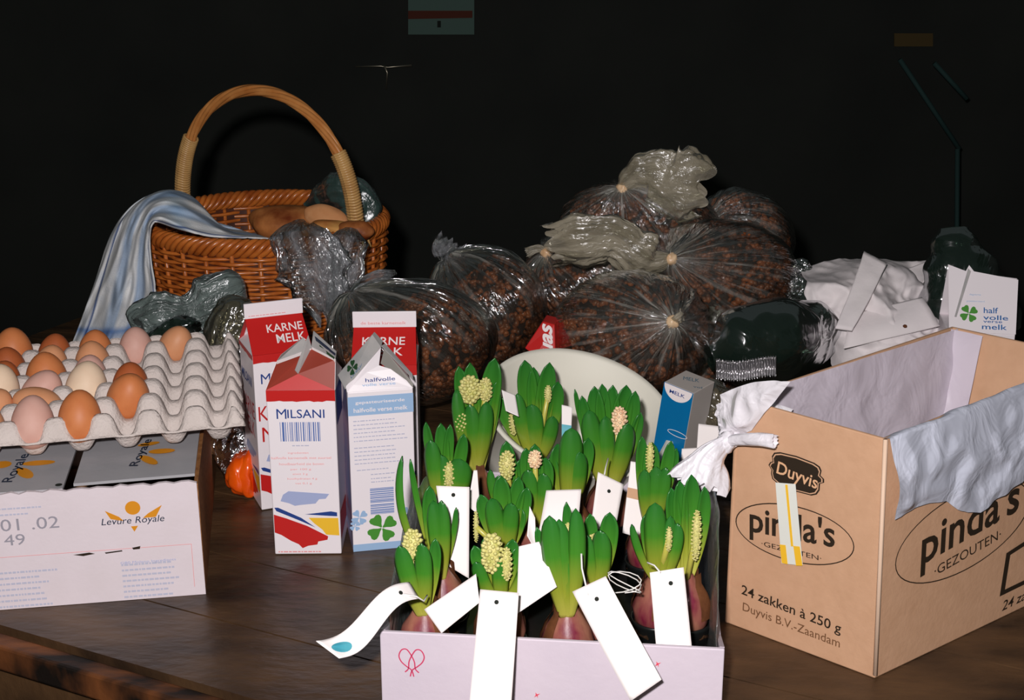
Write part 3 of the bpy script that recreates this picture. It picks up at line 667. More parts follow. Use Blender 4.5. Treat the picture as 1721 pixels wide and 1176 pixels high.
# ------------------------------------------------------------------ small blue milk carton leaning in the bowl
bc = thing('milk_carton', 'small blue coffee milk carton with white half circle leaning by the bowl', 'milk carton', aty(1135, 745, 1.49), 0, 'milk cartons')
A = aty(1117, 641, 1.475); Bq = aty(1166, 661, 1.452)
Uv = (Bq-A); bw = Uv.length; Uv.normalize()
dn = (aty(1087, 740, 1.490)-A).normalized(); dn = (dn-Uv*dn.dot(Uv)); dn.normalize()
Nn = Uv.cross(-dn).normalized()            # towards the camera
dep = .046; hh = .17
if (A+dn*hh).z < 0.003: hh = (A.z-.003)/-dn.z
pts = [A, Bq, Bq+dn*hh, A+dn*hh]
MB().prism(pts, -Nn*dep).build('body', M_cgrey, bc, smooth=False, bevel=.0008)
f = Face(A+dn*hh, Uv, -dn, .0006)
f.poly([(0, 0), (bw, 0), (bw, hh), (0, hh)], M_bluecarton, bc, 'blue_front')
f.disc((bw/2, hh-.0003), bw/2-.001, .017, M_whi, bc, 'white_half_circle', e=2, a0=PI, a1=2*PI)
f.text('MELK', bw/2-.010, hh-.0095, .020, .0042, M_blue, bc, e=3, bold=.01)
f.ring((bw*.72, hh-.055), bw*.34, .0035, .0007, M_whi, bc, 'oval_mark', e=2)
f2 = Face(A, Uv, -Nn, .0006)
f2.text('MELK', .012, .020, .018, .009, mat('dull_teal_print', (70, 110, 130), .5, .3), bc, rot=.5)
f2.text('vol', .030, .012, .010, .005, MATS['dull_teal_print'], bc, rot=.5)

# ================================================================== KRAFT BOX (right)
kA = at(1218, 1045); kB = at(1470, 1140); kC = at(1721, 1020); kC = kB+(kC-kB)*1.25
KH = .238
tA_ = aty(1236, 668, kA.y); tB_ = aty(1488, 738, kB.y); kD = kA+(kC-kB)
tD_ = at(1600, 548, KH); tC_ = tD_+(tB_-tA_)*1.02
tC_ = V((tC_.x, tC_.y, KH))
kbox = thing('cardboard_box', 'open brown kraft cardboard box with black print and milky plastic liner', 'box', (kA+kC)/2)
def wallp(a, b, tb, ta, name, m, thk=.004):
    n = (b-a).cross(V((0, 0, 1))).normalized()
    return MB().prism([a, b, tb, ta], -n*thk).build(name, m, kbox, smooth=False, bevel=.0012)
wallp(kA, kB, tB_, tA_, 'front_panel', M_kraft); wallp(kB, kC, tC_, tB_, 'side_panel', M_kraft)
wallp(kC, kD+V((.0, 0, 0)), tD_, tC_, 'back_panel', M_kraft); wallp(kD, kA, tA_, tD_, 'side_panel', M_kraft)
MB().prism([kA+V((.004, .004, .002)), kB+V((0, .006, .002)), kC+V((-.006, 0, .002)), kD+V((0, -.006, .002))], (0, 0, .003)).build('base_panel', M_kraft, kbox, smooth=False)
MB().tube([kB+V((0, -.0005, .004)), (kB+tB_)/2+V((0, -.001, 0)), tB_+V((0, -.0005, 0))], .0022, 6).build('corner_tape', mat('pale_creased_corner', (214, 184, 160), .6, .3), kbox)
f = Face(kA, kB-kA, (tA_+tB_)/2-(kA+kB)/2, .0006)
n_ = (kB-kA).cross(V((0, 0, 1))).normalized()
def smoothpoly(f, px, m, t, name, e=1): return f.poly([f.px(*q) for q in px], m, t, name, e)
def ipoly(f, c, px, inset): 
    C_ = f.px(*c); return [((lambda q: (C_[0]+(q[0]-C_[0])*inset[0], C_[1]+(q[1]-C_[1])*inset[1]))(f.px(*q))) for q in px]
badge = [(1297, 781), (1300, 776), (1304, 775), (1303, 766), (1307, 760), (1317, 759), (1345, 765), (1375, 776), (1384, 782), (1387, 789), (1385, 797), (1391, 803), (1391, 809), (1384, 811), (1383, 822), (1378, 829), (1369, 831), (1340, 824), (1312, 812), (1303, 804), (1301, 795), (1302, 789)]
bdg = smoothpoly(f, badge, M_blk, kbox, 'badge')
f.poly(ipoly(f, (1344, 795), badge, (.95, .93)), M_kraft, bdg, 'badge_line', 1.6)
f.poly(ipoly(f, (1344, 795), badge, (.91, .87)), M_blk, bdg, 'badge_centre', 2.2)
def fit(f, s_, a, b, top, m, t, **k):        # a: lower left, b: lower right, top: upper left of the measured word
    A = f.px(*a); B_ = f.px(*b); T_ = f.px(*top); L = math.hypot(B_[0]-A[0], B_[1]-A[1]); rot = math.atan2(B_[1]-A[1], B_[0]-A[0])
    return f.text(s_, A[0], A[1], L, T_[1]-A[1], m, t, rot=rot, **k)
M_kprint = mat('bare_kraft_letters', (214, 168, 130), .75, .2)
fit(f, 'Duyvis', (1310, 800), (1378, 826), (1310, 772), M_kprint, bdg, bold=.012, e=3, shear=.05)
# oval
A = f.px(1239, 877); Bq = f.px(1441, 915); C_ = ((A[0]+Bq[0])/2, (A[1]+Bq[1])/2); T1 = f.px(1330, 838)[1]; T2 = f.px(1352, 955)[1]
rx_ = (Bq[0]-A[0])/2; f.ring(C_, rx_, (T1-T2)/2*.86, .0011, M_blk, kbox, rot=math.atan2(Bq[1]-A[1], Bq[0]-A[0]))
fit(f, "pinda's", (1263, 906), (1409, 932), (1265, 848), M_blk, kbox, bold=.016, shear=.1, e=1.2)
fit(f, '\u00b7GEZOUTEN\u00b7', (1283, 916), (1384, 940), (1283, 908), M_blk, kbox, e=1.2)
fit(f, '24 zakken \u00e0 250 g', (1247, 1002), (1414, 1066), (1248, 981), M_blk, kbox, bold=.008, e=1.2)
fit(f, 'Duyvis B.V.-Zaandam', (1249, 1029), (1412, 1089), (1250, 1011), mat('brown_ink', (110, 76, 50), .7, .2), kbox, e=1.2)
lab_ = smoothpoly(f, [(1310, 809), (1344, 811), (1354, 947), (1318, 944)], M_stick, kbox, 'tape_label', 4)
smoothpoly(f, [(1327, 812), (1331, 812), (1339, 915), (1335, 915)], M_yel, lab_, 'yellow_stripe', 5)
smoothpoly(f, [(1316, 912), (1326, 913), (1329, 945), (1319, 943)], M_yel, lab_, 'yellow_end', 5); smoothpoly(f, [(1339, 914), (1350, 915), (1354, 947), (1343, 947)], M_yel, lab_, 'yellow_end', 5)
g = Face(kB, kC-kB, tB_-kB, .0006)
A = g.px(1508, 945); Bq = g.px(1735, 826); C_ = ((A[0]+Bq[0])/2, (A[1]+Bq[1])/2)
g.ring(C_, math.hypot(Bq[0]-A[0], Bq[1]-A[1])/2, .043, .0012, M_blk, kbox, rot=math.atan2(Bq[1]-A[1], Bq[0]-A[0]))
fit(g, "pinda's", (1549, 965), (1716, 862), (1553, 880), M_blk, kbox, bold=.016, shear=.1, e=1.2)
fit(g, '\u00b7GEZOUTEN\u00b7', (1573, 962), (1685, 893), (1573, 946), M_blk, kbox, e=1.2)
def frame_(f, a, b, c, d, w_):
    q = [f.px(*k) for k in (a, b, c, d)]; c_ = (sum(k[0] for k in q)/4, sum(k[1] for k in q)/4); L = []
    for i in range(4):
        p0, p1 = q[i], q[(i+1) % 4]; ii = lambda z: (c_[0]+(z[0]-c_[0])*w_, c_[1]+(z[1]-c_[1])*w_); L.append([p0, p1, ii(p1), ii(p0)])
    return L
g.polys(frame_(g, (1681, 992), (1760, 950), (1766, 868), (1694, 918), .8), M_blk, kbox, 'printed_square')
fit(g, '24 zakken', (1684, 1017), (1760, 976), (1686, 1000), M_blk, kbox, shear=.2, bold=.008)

# liner: part of the box's contents bag
liner = thing('plastic_liner_bag', 'milky plastic liner bag hanging over the rim of the kraft box', 'plastic bag', (kA+kC)/2)
def lerp(a, b, t_): return a+(b-a)*t_
inA = tA_+V((.004, .004, .002)); inD = tD_+V((-.001, -.008, .001)); inC = tC_+V((-.008, -.004, .001)); inB = tB_+V((0, .008, -.02))
botA = kA+V((.012, .008, .008)); botD = kD+V((.0, -.02, .008)); botC = kC+V((-.02, 0, .008)); botB = kB+V((0, .02, .008))
def wallfn(a, b, ba, bb, amp=.004, s_=14, o=0):
    nn = (b-a).cross(V((0, 0, 1))).normalized()
    def fn(i, j):
        p = lerp(lerp(a, b, i), lerp(ba, bb, i), j)
        k = amp*(N(p, s_, o)+.6*ridg(p, s_*1.8, o))*min(1, j*8+.15)
        return p-nn*(k+.006+.006*sin(j*PI))
    return fn
MB().grid(wallfn(inD, inA, botD, botA, o=2), 40, 26).build('inner_film', F_milk, liner)
cut = lerp(inD, inC, .24); cutb = lerp(botD, botC, .20)
def backfn(i, j):
    p = lerp(lerp(inD, cut, i), lerp(botD, cutb, i), j); return p+V((-.004, -.006, 0))*(1+.6*N(p, 30)+j)
MB().grid(backfn, 10, 22).build('inner_film', F_milk, liner)
mid1 = (inA+inB)/2
def floorfn(i, j):
    a = lerp(botD, botA, j); b = lerp(botC, botB, j); p = lerp(a, b, i); return V((p.x, p.y, .010+.012*(1+N(p, 18))+.03*max(0, i-.3)*0))
MB().grid(floorfn, 24, 24).build('floor_film', F_milk, liner)
# a slumped fold across the inside
P1 = [aty(1300, 700, 1.32), aty(1420, 735, 1.30), aty(1470, 690, 1.32), aty(1640, 600, 1.42)]
# outside flap over the right wall
nB = (kC-kB).cross(V((0, 0, 1))).normalized()
edge = [(1500, 868), (1512, 862), (1535, 845), (1560, 838), (1590, 835), (1622, 850), (1645, 848), (1668, 828), (1700, 806), (1721, 786), (1780, 745)]
def edgepx(u):
    x = u*(len(edge)-1); i = min(int(x), len(edge)-2); fct = x-i; return (edge[i][0]+(edge[i+1][0]-edge[i][0])*fct, edge[i][1]+(edge[i+1][1]-edge[i][1])*fct)
def flapfn(i, j):
    tp = lerp(tB_, tC_, i*.93)+V((0, 0, .004)); e_ = g.p(*g.px(*edgepx(i)), 0)
    if j < .25:
        k = j/.25; inn = tp-nB*.03+V((0, 0, -.035)); q = lerp(inn, tp, k)+V((0, 0, .006*sin(k*PI)))+nB*.004*k
        return q+V((0, 0, 1))*.004*N(q, 25)
    k = (j-.25)/.75; q = lerp(tp+nB*.004, e_+nB*.006, k)
    return q+nB*(.006*sin(k*PI)+.004*ridg(q, 26, 3)*sin(k*PI*.9)+.003*N(q, 60)*k)+V((0, 0, 1))*.003*N(q, 40)*k
MB().grid(flapfn, 60, 30).build('outer_flap', F_milk2, liner)
# bunched corner with knot
kn = aty(1222, 742, kA.y-.015)
def bunch(i, j):
    q = i*2*PI; c0 = lerp(aty(1262, 700, kA.y+.012), kn, j)
    rad = lerp(.030, .007, j**.8); s_ = 1+.16*sin(5*q+1)+.10*sin(11*q)
    return c0+V((cos(q)*rad*1.1*s_, sin(q)*rad*.7*s_, sin(q)*rad*.55+cos(q)*rad*.1))+V((0, 0, 1))*.003*N((cos(q), sin(q), j*3), 2)
def cornerfn(i, j):                        # film folded over the left corner of the rim
    a = aty(1216+6*j, lerp(655, 740, j), kA.y-.012+.01*i); top_ = [(1225, 672), (1232, 650), (1262, 640), (1300, 632)]
    x = lerp(1212, lerp(1330, 1262, j), i); y = lerp(lerp(662, 640, i), lerp(748, 718, i*(1-.2*i)), j)-(1-j)*10*sin(i*PI)
    Yd = kA.y-.008+.0*i; pp = aty(x, y, Yd); U2 = (kB-kA).normalized(); d_ = (pp-kA).dot(U2)
    q = aty(x, y, kA.y+(pp.x-kA.x)*(kB.y-kA.y)/(kB.x-kA.x)-.006)
    return q+n_*(.004*ridg(q, 45)+.006*sin(i*PI)*sin(j*PI))
MB().grid(cornerfn, 26, 22).build('corner_fold', F_white, liner)
MB().grid(bunch, 40, 14, cu=True).build('gathered_corner', F_white, liner)
MB().blob(kn, (.009, .009, .011), 3, .25, 2).build('knot', F_white, liner)
def tailfn(path, r0, r1, flat=.4, wv=5, amp=.25, o=0):
    path = [V(p) for p in path]
    def at_(t_):
        x = t_*(len(path)-1); i = min(int(x), len(path)-2); k = x-i
        p0 = path[max(i-1, 0)]; p1 = path[i]; p2 = path[i+1]; p3 = path[min(i+2, len(path)-1)]
        return .5*((2*p1)+(p2-p0)*k+(2*p0-5*p1+4*p2-p3)*k*k+(3*p1-p0-3*p2+p3)*k**3)
    def fn(i, j):
        q = i*2*PI; c = at_(j); T_ = (at_(min(1, j+.02))-at_(max(0, j-.02))).normalized()
        A_ = T_.cross(V((0, 1, .3)));  A_ = A_.normalized() if A_.length > 1e-3 else V((1, 0, 0)); B_ = A_.cross(T_).normalized()
        r = lerp(r0, r1, j**.75)*(1+amp*j*sin(wv*q+o)+amp*.5*sin((2*wv+1)*q+o*2)+.25*j*N((cos(q)*1.5, sin(q)*1.5, j*3+o), 1))
        rim = (j**6)*r*.6*N((cos(q)*2, sin(q)*2, o), 2)
        return c+A_*cos(q)*r+B_*sin(q)*r*flat+T_*rim
    return fn
MB().grid(tailfn([kn, aty(1190, 760, kA.y-.02), aty(1165, 785, kA.y-.028), aty(1142, 808, kA.y-.03)], .006, .015, .5, 4, .2), 36, 16, cu=True).build('tail', F_white, liner)
MB().grid(tailfn([kn, aty(1200, 765, kA.y-.024), aty(1190, 790, kA.y-.03), aty(1182, 818, kA.y-.034)], .007, .021, .5, 4, .16, 2), 36, 16, cu=True).build('tail', F_white, liner)
MB().grid(tailfn([kn, aty(1248, 738, kA.y-.03), aty(1275, 738, kA.y-.045), aty(1303, 742, kA.y-.055)], .006, .007, .8, 3, .12, 1), 24, 12, cu=True).build('tail', F_white, liner)

# ================================================================== WICKER BASKET
bY = 2.115; bC = V((-.379, bY, 0)); RT = .178; RB = .142; BZ = .220
bask = thing('wicker_basket', 'round brown wicker basket with tall arched handle at the back left', 'basket', bC)
def brad(z): 
    k = z/BZ; return lerp(RB, RT, k)+.012*sin(k*PI*.9)
b = MB(); NS = 28; rows = 30
for r_ in range(rows):
    z = .010+(BZ-.034)*r_/(rows-1); pts = []
    n = NS*6
    for k in range(n+1):
        a = 2*PI*k/n; rr_ = brad(z)+.0042*sin(NS/2*a+(PI if r_ % 2 else 0)); pts.append(bC+V((rr_*cos(a), rr_*sin(a), z+.0006*N((cos(a)*3, sin(a)*3, r_*2), 2))))
    b.tube(pts, .0031, 5, cap=False)
b.build('woven_side', M_wick, bask, kind='stuff')
for k in range(NS):
    a = 2*PI*(k+.5)/NS; MB().tube([bC+V((brad(z)*cos(a), brad(z)*sin(a), z)) for z in (.004, .05, .1, .15, BZ-.012)], .0034, 6).build('stake', M_wick, bask)
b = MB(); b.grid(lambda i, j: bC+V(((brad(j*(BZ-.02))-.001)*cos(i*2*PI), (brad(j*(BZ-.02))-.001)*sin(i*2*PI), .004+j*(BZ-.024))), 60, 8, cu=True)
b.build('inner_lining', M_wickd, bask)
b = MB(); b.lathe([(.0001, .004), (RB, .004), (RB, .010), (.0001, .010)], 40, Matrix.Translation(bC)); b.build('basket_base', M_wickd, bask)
b = MB()
for s_ in range(5):
    pts = []
    for k in range(361):
        a = 2*PI*k/360; ph = a*19+2*PI*s_/5; pts.append(bC+V(((RT+.0085*cos(ph))*cos(a), (RT+.0085*cos(ph))*sin(a), BZ-.008+.010*sin(ph))))
    b.tube(pts, .0045, 6, cap=False)
b.build('braided_rim', M_wick, bask, kind='stuff')
# handle
ha = R(-30); hd = V((cos(ha), sin(ha), 0)); HA = RT-.007; APEX = .412
def hpt(t_):      # 0..1 along the arch
    q = PI*t_; return bC+hd*(-HA*cos(q)*(1 if True else 0))+V((0, 0, BZ-.02+(APEX-BZ+.02)*sin(q)**.82 if 0 < t_ < 1 else BZ-.02))
b = MB(); 
for s_ in range(6):
    pts = []
    for k in range(121):
        t_ = .0+k/120; c = hpt(t_); T_ = (hpt(min(1, t_+.01))-hpt(max(0, t_-.01))).normalized(); A_ = hd.cross(V((0, 0, 1))); B_ = A_.cross(T_).normalized()
        ph = t_*13+2*PI*s_/6; pts.append(c+(A_*cos(ph)+B_*sin(ph))*.0050)
    b.tube(pts, .0042, 6)
hnd = b.build('handle', M_handle, bask)
for side in (0, 1):
    b = MB()
    for k in range(30):
        t_ = (.02+.0056*k) if side == 0 else 1-(.02+.0056*k); c = hpt(t_); T_ = (hpt(min(1, t_+.004))-hpt(max(0, t_-.004))).normalized(); A_ = hd.cross(V((0, 0, 1))); B_ = A_.cross(T_).normalized()
        b.tube([c+(A_*cos(2*PI*q/14)+B_*sin(2*PI*q/14))*.0108+T_*.001*sin(q) for q in range(15)], .0021, 6, cap=False)
    b.build('cane_binding', M_bind, hnd)
e = hpt(.985); MB().tube([e+V((-.004, -.01, .01)), e+V((.008, -.016, -.002)), e+V((.012, -.018, -.02)), e+V((.004, -.02, -.036)), e+V((-.002, -.02, -.040))], .0018).build('cane_end', M_bind, bask)
MB().tube([e+V((.004, -.01, .008)), e+V((.016, -.012, -.004)), e+V((.022, -.014, -.022))], .0018).build('cane_end', M_bind, bask)

# bread in the basket
def loaf(name, label, c, s_, M_, m, o):
    t = MB(); t.blob(c, s_, 4, .10, 1.5, M_, o); return tag(t.build(name, m), label, 'bread')
c = aty(535, 372, 2.07)
l1 = loaf('bread_loaf', 'dark crusted bread loaf lying in the wicker basket', c+V((-.035, .015, -.012)), (.075, .045, .032), Euler((0, R(6), R(-8))).to_matrix(), M_bread, 1)
l2 = loaf('bread_slice', 'pale cut bread piece leaning against the handle in the basket', aty(548, 366, 2.05), (.034, .012, .019), Euler((R(-20), R(12), R(-10))).to_matrix(), M_breadp, 5)
l3 = loaf('bread_roll', 'yellowish bread roll at the basket rim beside the handle foot', aty(568, 383, 2.01), (.040, .018, .010), Euler((0, R(8), R(-10))).to_matrix(), mat('yellow_bread', (214, 160, 90), .7, .2, (170, 96, 46), 30, .5), 9)
l4 = loaf('bread_roll', 'reddish brown bread end under the handle foot', aty(597, 388, 2.0), (.028, .018, .016), None, M_bread, 13)

# ------------------------------------------------------------------ tea towel
def cr(P_, t_):
    x = t_*(len(P_)-1); i = min(int(x), len(P_)-2); k = x-i
    p0 = P_[max(i-1, 0)]; p1 = P_[i]; p2 = P_[i+1]; p3 = P_[min(i+2, len(P_)-1)]
    return .5*((2*p1)+(p2-p0)*k+(2*p0-5*p1+4*p2-p3)*k*k+(3*p1-p0-3*p2+p3)*k**3)
rowsT = [
 [(116, 592, 2.06), (150, 606, 2.03), (192, 608, 2.01), (232, 600, 2.0)],
 [(134, 545, 2.05), (172, 548, 2.02), (212, 545, 2.0), (256, 535, 1.98)],
 [(152, 495, 2.04), (186, 492, 2.01), (226, 490, 1.99), (262, 492, 1.965)],
 [(168, 445, 2.04), (198, 440, 2.00), (230, 436, 1.98), (254, 440, 1.955)],
 [(186, 395, 2.04), (212, 384, 2.00), (238, 384, 1.97), (252, 396, 1.95)],
 [(214, 355, 2.05), (238, 340, 2.02), (258, 350, 1.98), (262, 374, 1.945)],
 [(250, 330, 2.07), (280, 321, 2.05), (296, 345, 1.99), (300, 385, 1.95)],
 [(288, 322, 2.10), (322, 330, 2.08), (345, 362, 2.02), (350, 398, 1.955)],
 [(320, 345, 2.12), (350, 368, 2.09), (385, 388, 2.02), (402, 400, 1.965)],
 [(352, 378, 2.12), (392, 384, 2.08), (430, 394, 2.02), (455, 403, 1.985)],
 [(380, 410, 2.12), (420, 410, 2.08), (445, 412, 2.04), (458, 418, 2.02)]]
GT = [[aty(*q) for q in r_] for r_ in rowsT]
def towel(i, j):
    q = cr([cr(r_, i) for r_ in GT], j)
    w1 = .007*sin(i*8+2*j+3*N((i*2, j*2, 0), 1))+.013*(ridg((i*1.6+j, j*2.4, 5), 1.5)-.4)+.009*(ridg((i*4, j*5-i*2, 2), 1.1)-.4)+.003*N((i*14, j*14, 2), 1.2)
    q = q+V((.3*w1, -w1*1.2, w1*.35))
    if q.z < .004: q.z = .004
    return q
tag(MB().grid(towel, 70, 110).build('tea_towel', M_towel, thick=.002), 'blue and white checked tea towel hanging out of the wicker basket', 'towel')

# ================================================================== PLASTIC BAGS
def crumple_mb(path, r0s, amp=.35, fr=30, o=0, flat=.6, nu=72, nv=60, zmin=.002, ridgew=.6, pleat=.14):
    path = [V(p) for p in path]
    def fn(i, j):
        q = i*2*PI; c = cr(path, j); T_ = (cr(path, min(1, j+.02))-cr(path, max(0, j-.02))).normalized()
        A_ = T_.cross(V((0, 1, .2))); A_ = A_.normalized() if A_.length > 1e-3 else V((1, 0, 0)); B_ = A_.cross(T_).normalized()
        x = j*(len(r0s)-1); k = min(int(x), len(r0s)-2); r = lerp(r0s[k], r0s[k+1], (x-k)*(x-k)*(3-2*(x-k)))
        d = A_*cos(q)+B_*sin(q)*flat; p = c+d*r
        n1 = amp*(ridgew*(ridg(p, fr, o)-.3)+(1-ridgew)*N(p, fr*.6, o+4)*2)+amp*.25*ridg(p, fr*3, o+1)
        n1 += pleat*(ridg((cos(q)*1.5, sin(q)*1.5, j*1.1+o), 2.2, o)+.5*ridg((cos(q)*1.5, sin(q)*1.5, j*1.6+o), 5, o))*min(1, j*4+.2)
        p = c+d*r*(1+n1)+T_*(.012*j**8*sin(5*q+o))
        if p.z < zmin: p.z = zmin+(p.z-zmin)*.02
        return p
    return MB().grid(fn, nu, nv, cu=True)
def crumple(name, label, path, r0s, film_, amp=.35, fr=30, o=0, flat=.6, cat='plastic bag', group=None, **k):
    return tag(crumple_mb(path, r0s, amp, fr, o, flat, **k).build(name, film_), label, cat, group)

crumple('green_plastic_bag', 'dark green plastic bag at the back inside the wicker basket', [aty(512, 345, 2.16), aty(545, 335, 2.15), aty(575, 330, 2.12), aty(600, 350, 2.1), aty(598, 378, 2.08)], [.004, .022, .032, .032, .01], film('teal_bag', (90, 110, 104), (70, 96, 90), .75, .3, .5, 30, .25), .25, 18, 3)
crumple('clear_plastic_bag', 'clear crinkled plastic bag hanging over the basket rim', [aty(500, 372, 1.93), aty(500, 400, 1.90), aty(525, 440, 1.885), aty(540, 490, 1.88), aty(548, 535, 1.88)], [.010, .034, .044, .032, .010], F_clear, .42, 24, 7, .35)
crumple('clear_plastic_bag', 'narrow lobe of clear film beside the basket handle foot', [aty(590, 385, 1.93), aty(585, 410, 1.91), aty(582, 445, 1.90), aty(572, 485, 1.89), aty(556, 520, 1.885)], [.008, .022, .022, .014, .005], F_clear, .35, 28, 9, .4)
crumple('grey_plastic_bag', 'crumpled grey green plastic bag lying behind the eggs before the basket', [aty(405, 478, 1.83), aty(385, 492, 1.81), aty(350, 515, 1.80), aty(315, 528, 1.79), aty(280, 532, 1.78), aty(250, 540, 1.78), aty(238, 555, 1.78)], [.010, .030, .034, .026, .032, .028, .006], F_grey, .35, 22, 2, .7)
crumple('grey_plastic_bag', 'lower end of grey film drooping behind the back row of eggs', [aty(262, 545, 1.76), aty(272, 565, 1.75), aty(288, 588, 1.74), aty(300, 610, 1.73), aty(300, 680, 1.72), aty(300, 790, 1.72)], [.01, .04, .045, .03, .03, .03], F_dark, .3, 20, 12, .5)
crumple('olive_film_bag', 'olive tinted film bag standing between the egg tray and red carton', [aty(425, 512, 1.72), aty(405, 530, 1.71), aty(392, 560, 1.70), aty(388, 600, 1.69), aty(392, 640, 1.68), aty(395, 690, 1.67)], [.008, .026, .028, .028, .028, .02], film('olive_film', (190, 186, 164), (120, 116, 96), .4, .2, .6, 40, .4), .3, 22, 14, .6)
crumple('cellophane_packet', 'dark glossy cellophane packet with bright glints beside the white box', [aty(395, 672, 1.60), aty(388, 700, 1.59), aty(386, 735, 1.58), aty(390, 770, 1.57), aty(392, 800, 1.565)], [.008, .015, .017, .017, .008], film('dark_cellophane', (110, 110, 110), (60, 60, 60), .5, .1, 1, 50, .8), .5, 50, 1, .6, 'packet')
ob = MB()
def orfn(i, j):
    q = i*2*PI; x = j; c = lerp(at(374, 838), at(440, 836), x)+V((0, .012, .022)); r = (.024*sin(PI*min(1, x*1.02+.02))**.6)*(1+.35*max(0, 1-abs(x-.7)*5)+.1*sin(6*x))
    p = c+V((.0, cos(q)*r*.8, sin(q)*r*(1+.3*max(0, 1-abs(x-.66)*4))))
    p += V((1, 0, 1))*.004*ridg(p, 60); p.z = max(p.z, .001); return p
ob.grid(orfn, 40, 40, cu=True); tag(ob.build('orange_packet', M_orange), 'crumpled shiny orange plastic packet beside the red carton', 'packet')

kern_rng = random.Random(21)
ico = MB().blob((0, 0, 0), (1, 1, 1), 1); icv = [V(p) for p in ico.v]; icf = ico.f
def bag(label, c, rad, K, tail, tr=(.006, .03), nk=900, th0=.75, film_=None, pl=.05, o=0, tailm=None, zmin=.003, neck=.5, wv=5, tflat=.4, npl=17, cr0=None, kn=True):
    c = V(c); Sx = V(rad); K = V(K); t = thing('nut_bag', label, 'bag of nuts', (c.x, c.y, max(zmin, c.z-rad[2])), 0, 'plastic bags of brown nuts')
    dk = V(((K.x-c.x)/Sx.x, (K.y-c.y)/Sx.y, (K.z-c.z)/Sx.z)); m_ = dk.length; d = dk.normalized()
    a1 = d.orthogonal().normalized(); a2 = d.cross(a1)
    def fn(i, j):
        q = i*2*PI; th_ = .02+(PI-.03)*(j**1.25)
        n1 = pl*(sin(npl*q+2*N((cos(q), sin(q), o), 2))+.7*sin((npl*2+3)*q+o))*math.exp(-th_/.75)*min(1, th_*6)
        n2 = .06*N((cos(q)*sin(th_)*1.6, sin(q)*sin(th_)*1.6, cos(th_)*1.6+o), 1)+.02*ridg((cos(q)*sin(th_), sin(q)*sin(th_), cos(th_)), 3.5, o)*.8
        dr = (a1*cos(q)+a2*sin(q))*sin(th_)+d*cos(th_)
        pr = dr*(1+n1+n2)+d*(m_-1)*math.exp(-(th_/neck)**2)
        p = c+V((pr.x*Sx.x, pr.y*Sx.y, pr.z*Sx.z))
        if p.z < zmin: p.z = zmin
        return p
    MB().grid(fn, 150, 60, cu=True).build('film', film_ or F_bag, t)
    # the nuts: a packed mass and single kernels around it
    core = MB(); bm = bmesh.new(); bmesh.ops.create_icosphere(bm, subdivisions=3, radius=1); vs = []
    for v_ in bm.verts:
        k = .84
        dv = v_.co.dot(d)
        if dv > cos(th0): k *= cos(th0)/dv
        p = V((v_.co.x*Sx.x*k, v_.co.y*Sx.y*k, v_.co.z*Sx.z*k))+c; p.z = max(p.z, zmin+.006); vs.append(p)
    core.add(vs, [tuple(x.index for x in f_.verts) for f_ in bm.faces]); bm.free(); core.build('packed_nuts', M_core, t, kind='stuff')
    kb = MB(); got = 0
    for _ in range(nk*4):
        if got >= nk: break
        v_ = V((kern_rng.gauss(0, 1), kern_rng.gauss(0, 1), kern_rng.gauss(0, 1))).normalized()
        if v_.y > .35: continue                       # the far side never shows
        k = .875+kern_rng.uniform(-.02, .03); dv = v_.dot(d)
        if dv > cos(th0): k *= cos(th0)/dv*.995
        p = V((v_.x*Sx.x*k, v_.y*Sx.y*k, v_.z*Sx.z*k))+c
        if p.z < zmin+.004: continue
        Mr = Euler((kern_rng.uniform(0, 6), kern_rng.uniform(0, 6), 0)).to_matrix(); s_ = kern_rng.uniform(.0036, .0052)
        kb.add([p+Mr @ V((q.x*s_*1.35, q.y*s_, q.z*s_*.8)) for q in icv], icf); got += 1
    kb.build('nuts', M_kern, t, kind='stuff')
    if kn: MB().blob(K, (.0085, .0075, .0085), 3, .3, 2.2, o=o).build('knot', mat('tan_bag_knot', (204, 160, 116), .35, .5, (224, 196, 160), 70, .6), t)
    if cr0:
        crumple_mb([K]+[V(q) for q in tail], cr0, .34, 26, o, .35, pleat=.16).build('tied_end', tailm or F_tail, t)
    elif tail:
        MB().grid(tailfn([K]+[V(q) for q in tail], tr[0], tr[1], tflat, wv, .16, o), 64, 26, cu=True).build('tied_end', tailm or F_tail, t)
    return t
# positions: bottom layer on the table, upper ones on their neighbours
bag('front bag of brown nuts with radiating creases, right behind the white bowl', aty(1062, 560, 1.76), (.108, .085, .084), aty(1130, 541, 1.672), [aty(1140, 536, 1.665), aty(1146, 530, 1.67)], (.005, .008), 1300, .85, o=1, pl=.06, neck=.35)
bag('left bag of dark nuts behind the four milk cartons, knotted upper left', aty(690, 575, 1.80), (.115, .09, .085), aty(592, 492, 1.80), [aty(610, 476, 1.80), aty(635, 466, 1.81), aty(660, 468, 1.82)], (.006, .012), 1300, .95, o=2, neck=.5, tailm=F_clear, kn=False)
bag('middle bag of nuts with white highlights between left bag and red packet', aty(818, 530, 1.92), (.088, .085, .098), aty(752, 437, 1.93), [aty(752, 428, 1.93), aty(750, 418, 1.93), aty(757, 405, 1.93)], (.010, .022), 1200, .8, o=3, tailm=F_clear, neck=.5, kn=False)
bag('large bag of nuts with long tan tied end, upper middle of the heap', aty(1205, 462, 1.93), (.118, .09, .080), aty(1128, 435, 1.84), [aty(1095, 440, 1.835), aty(1066, 425, 1.83), aty(1030, 402, 1.83), aty(980, 405, 1.83), aty(932, 412, 1.84)], (.010, .034), 1400, .9, o=4, pl=.07, neck=.35, npl=13, cr0=[.007, .014, .030, .026, .028, .030, .026])
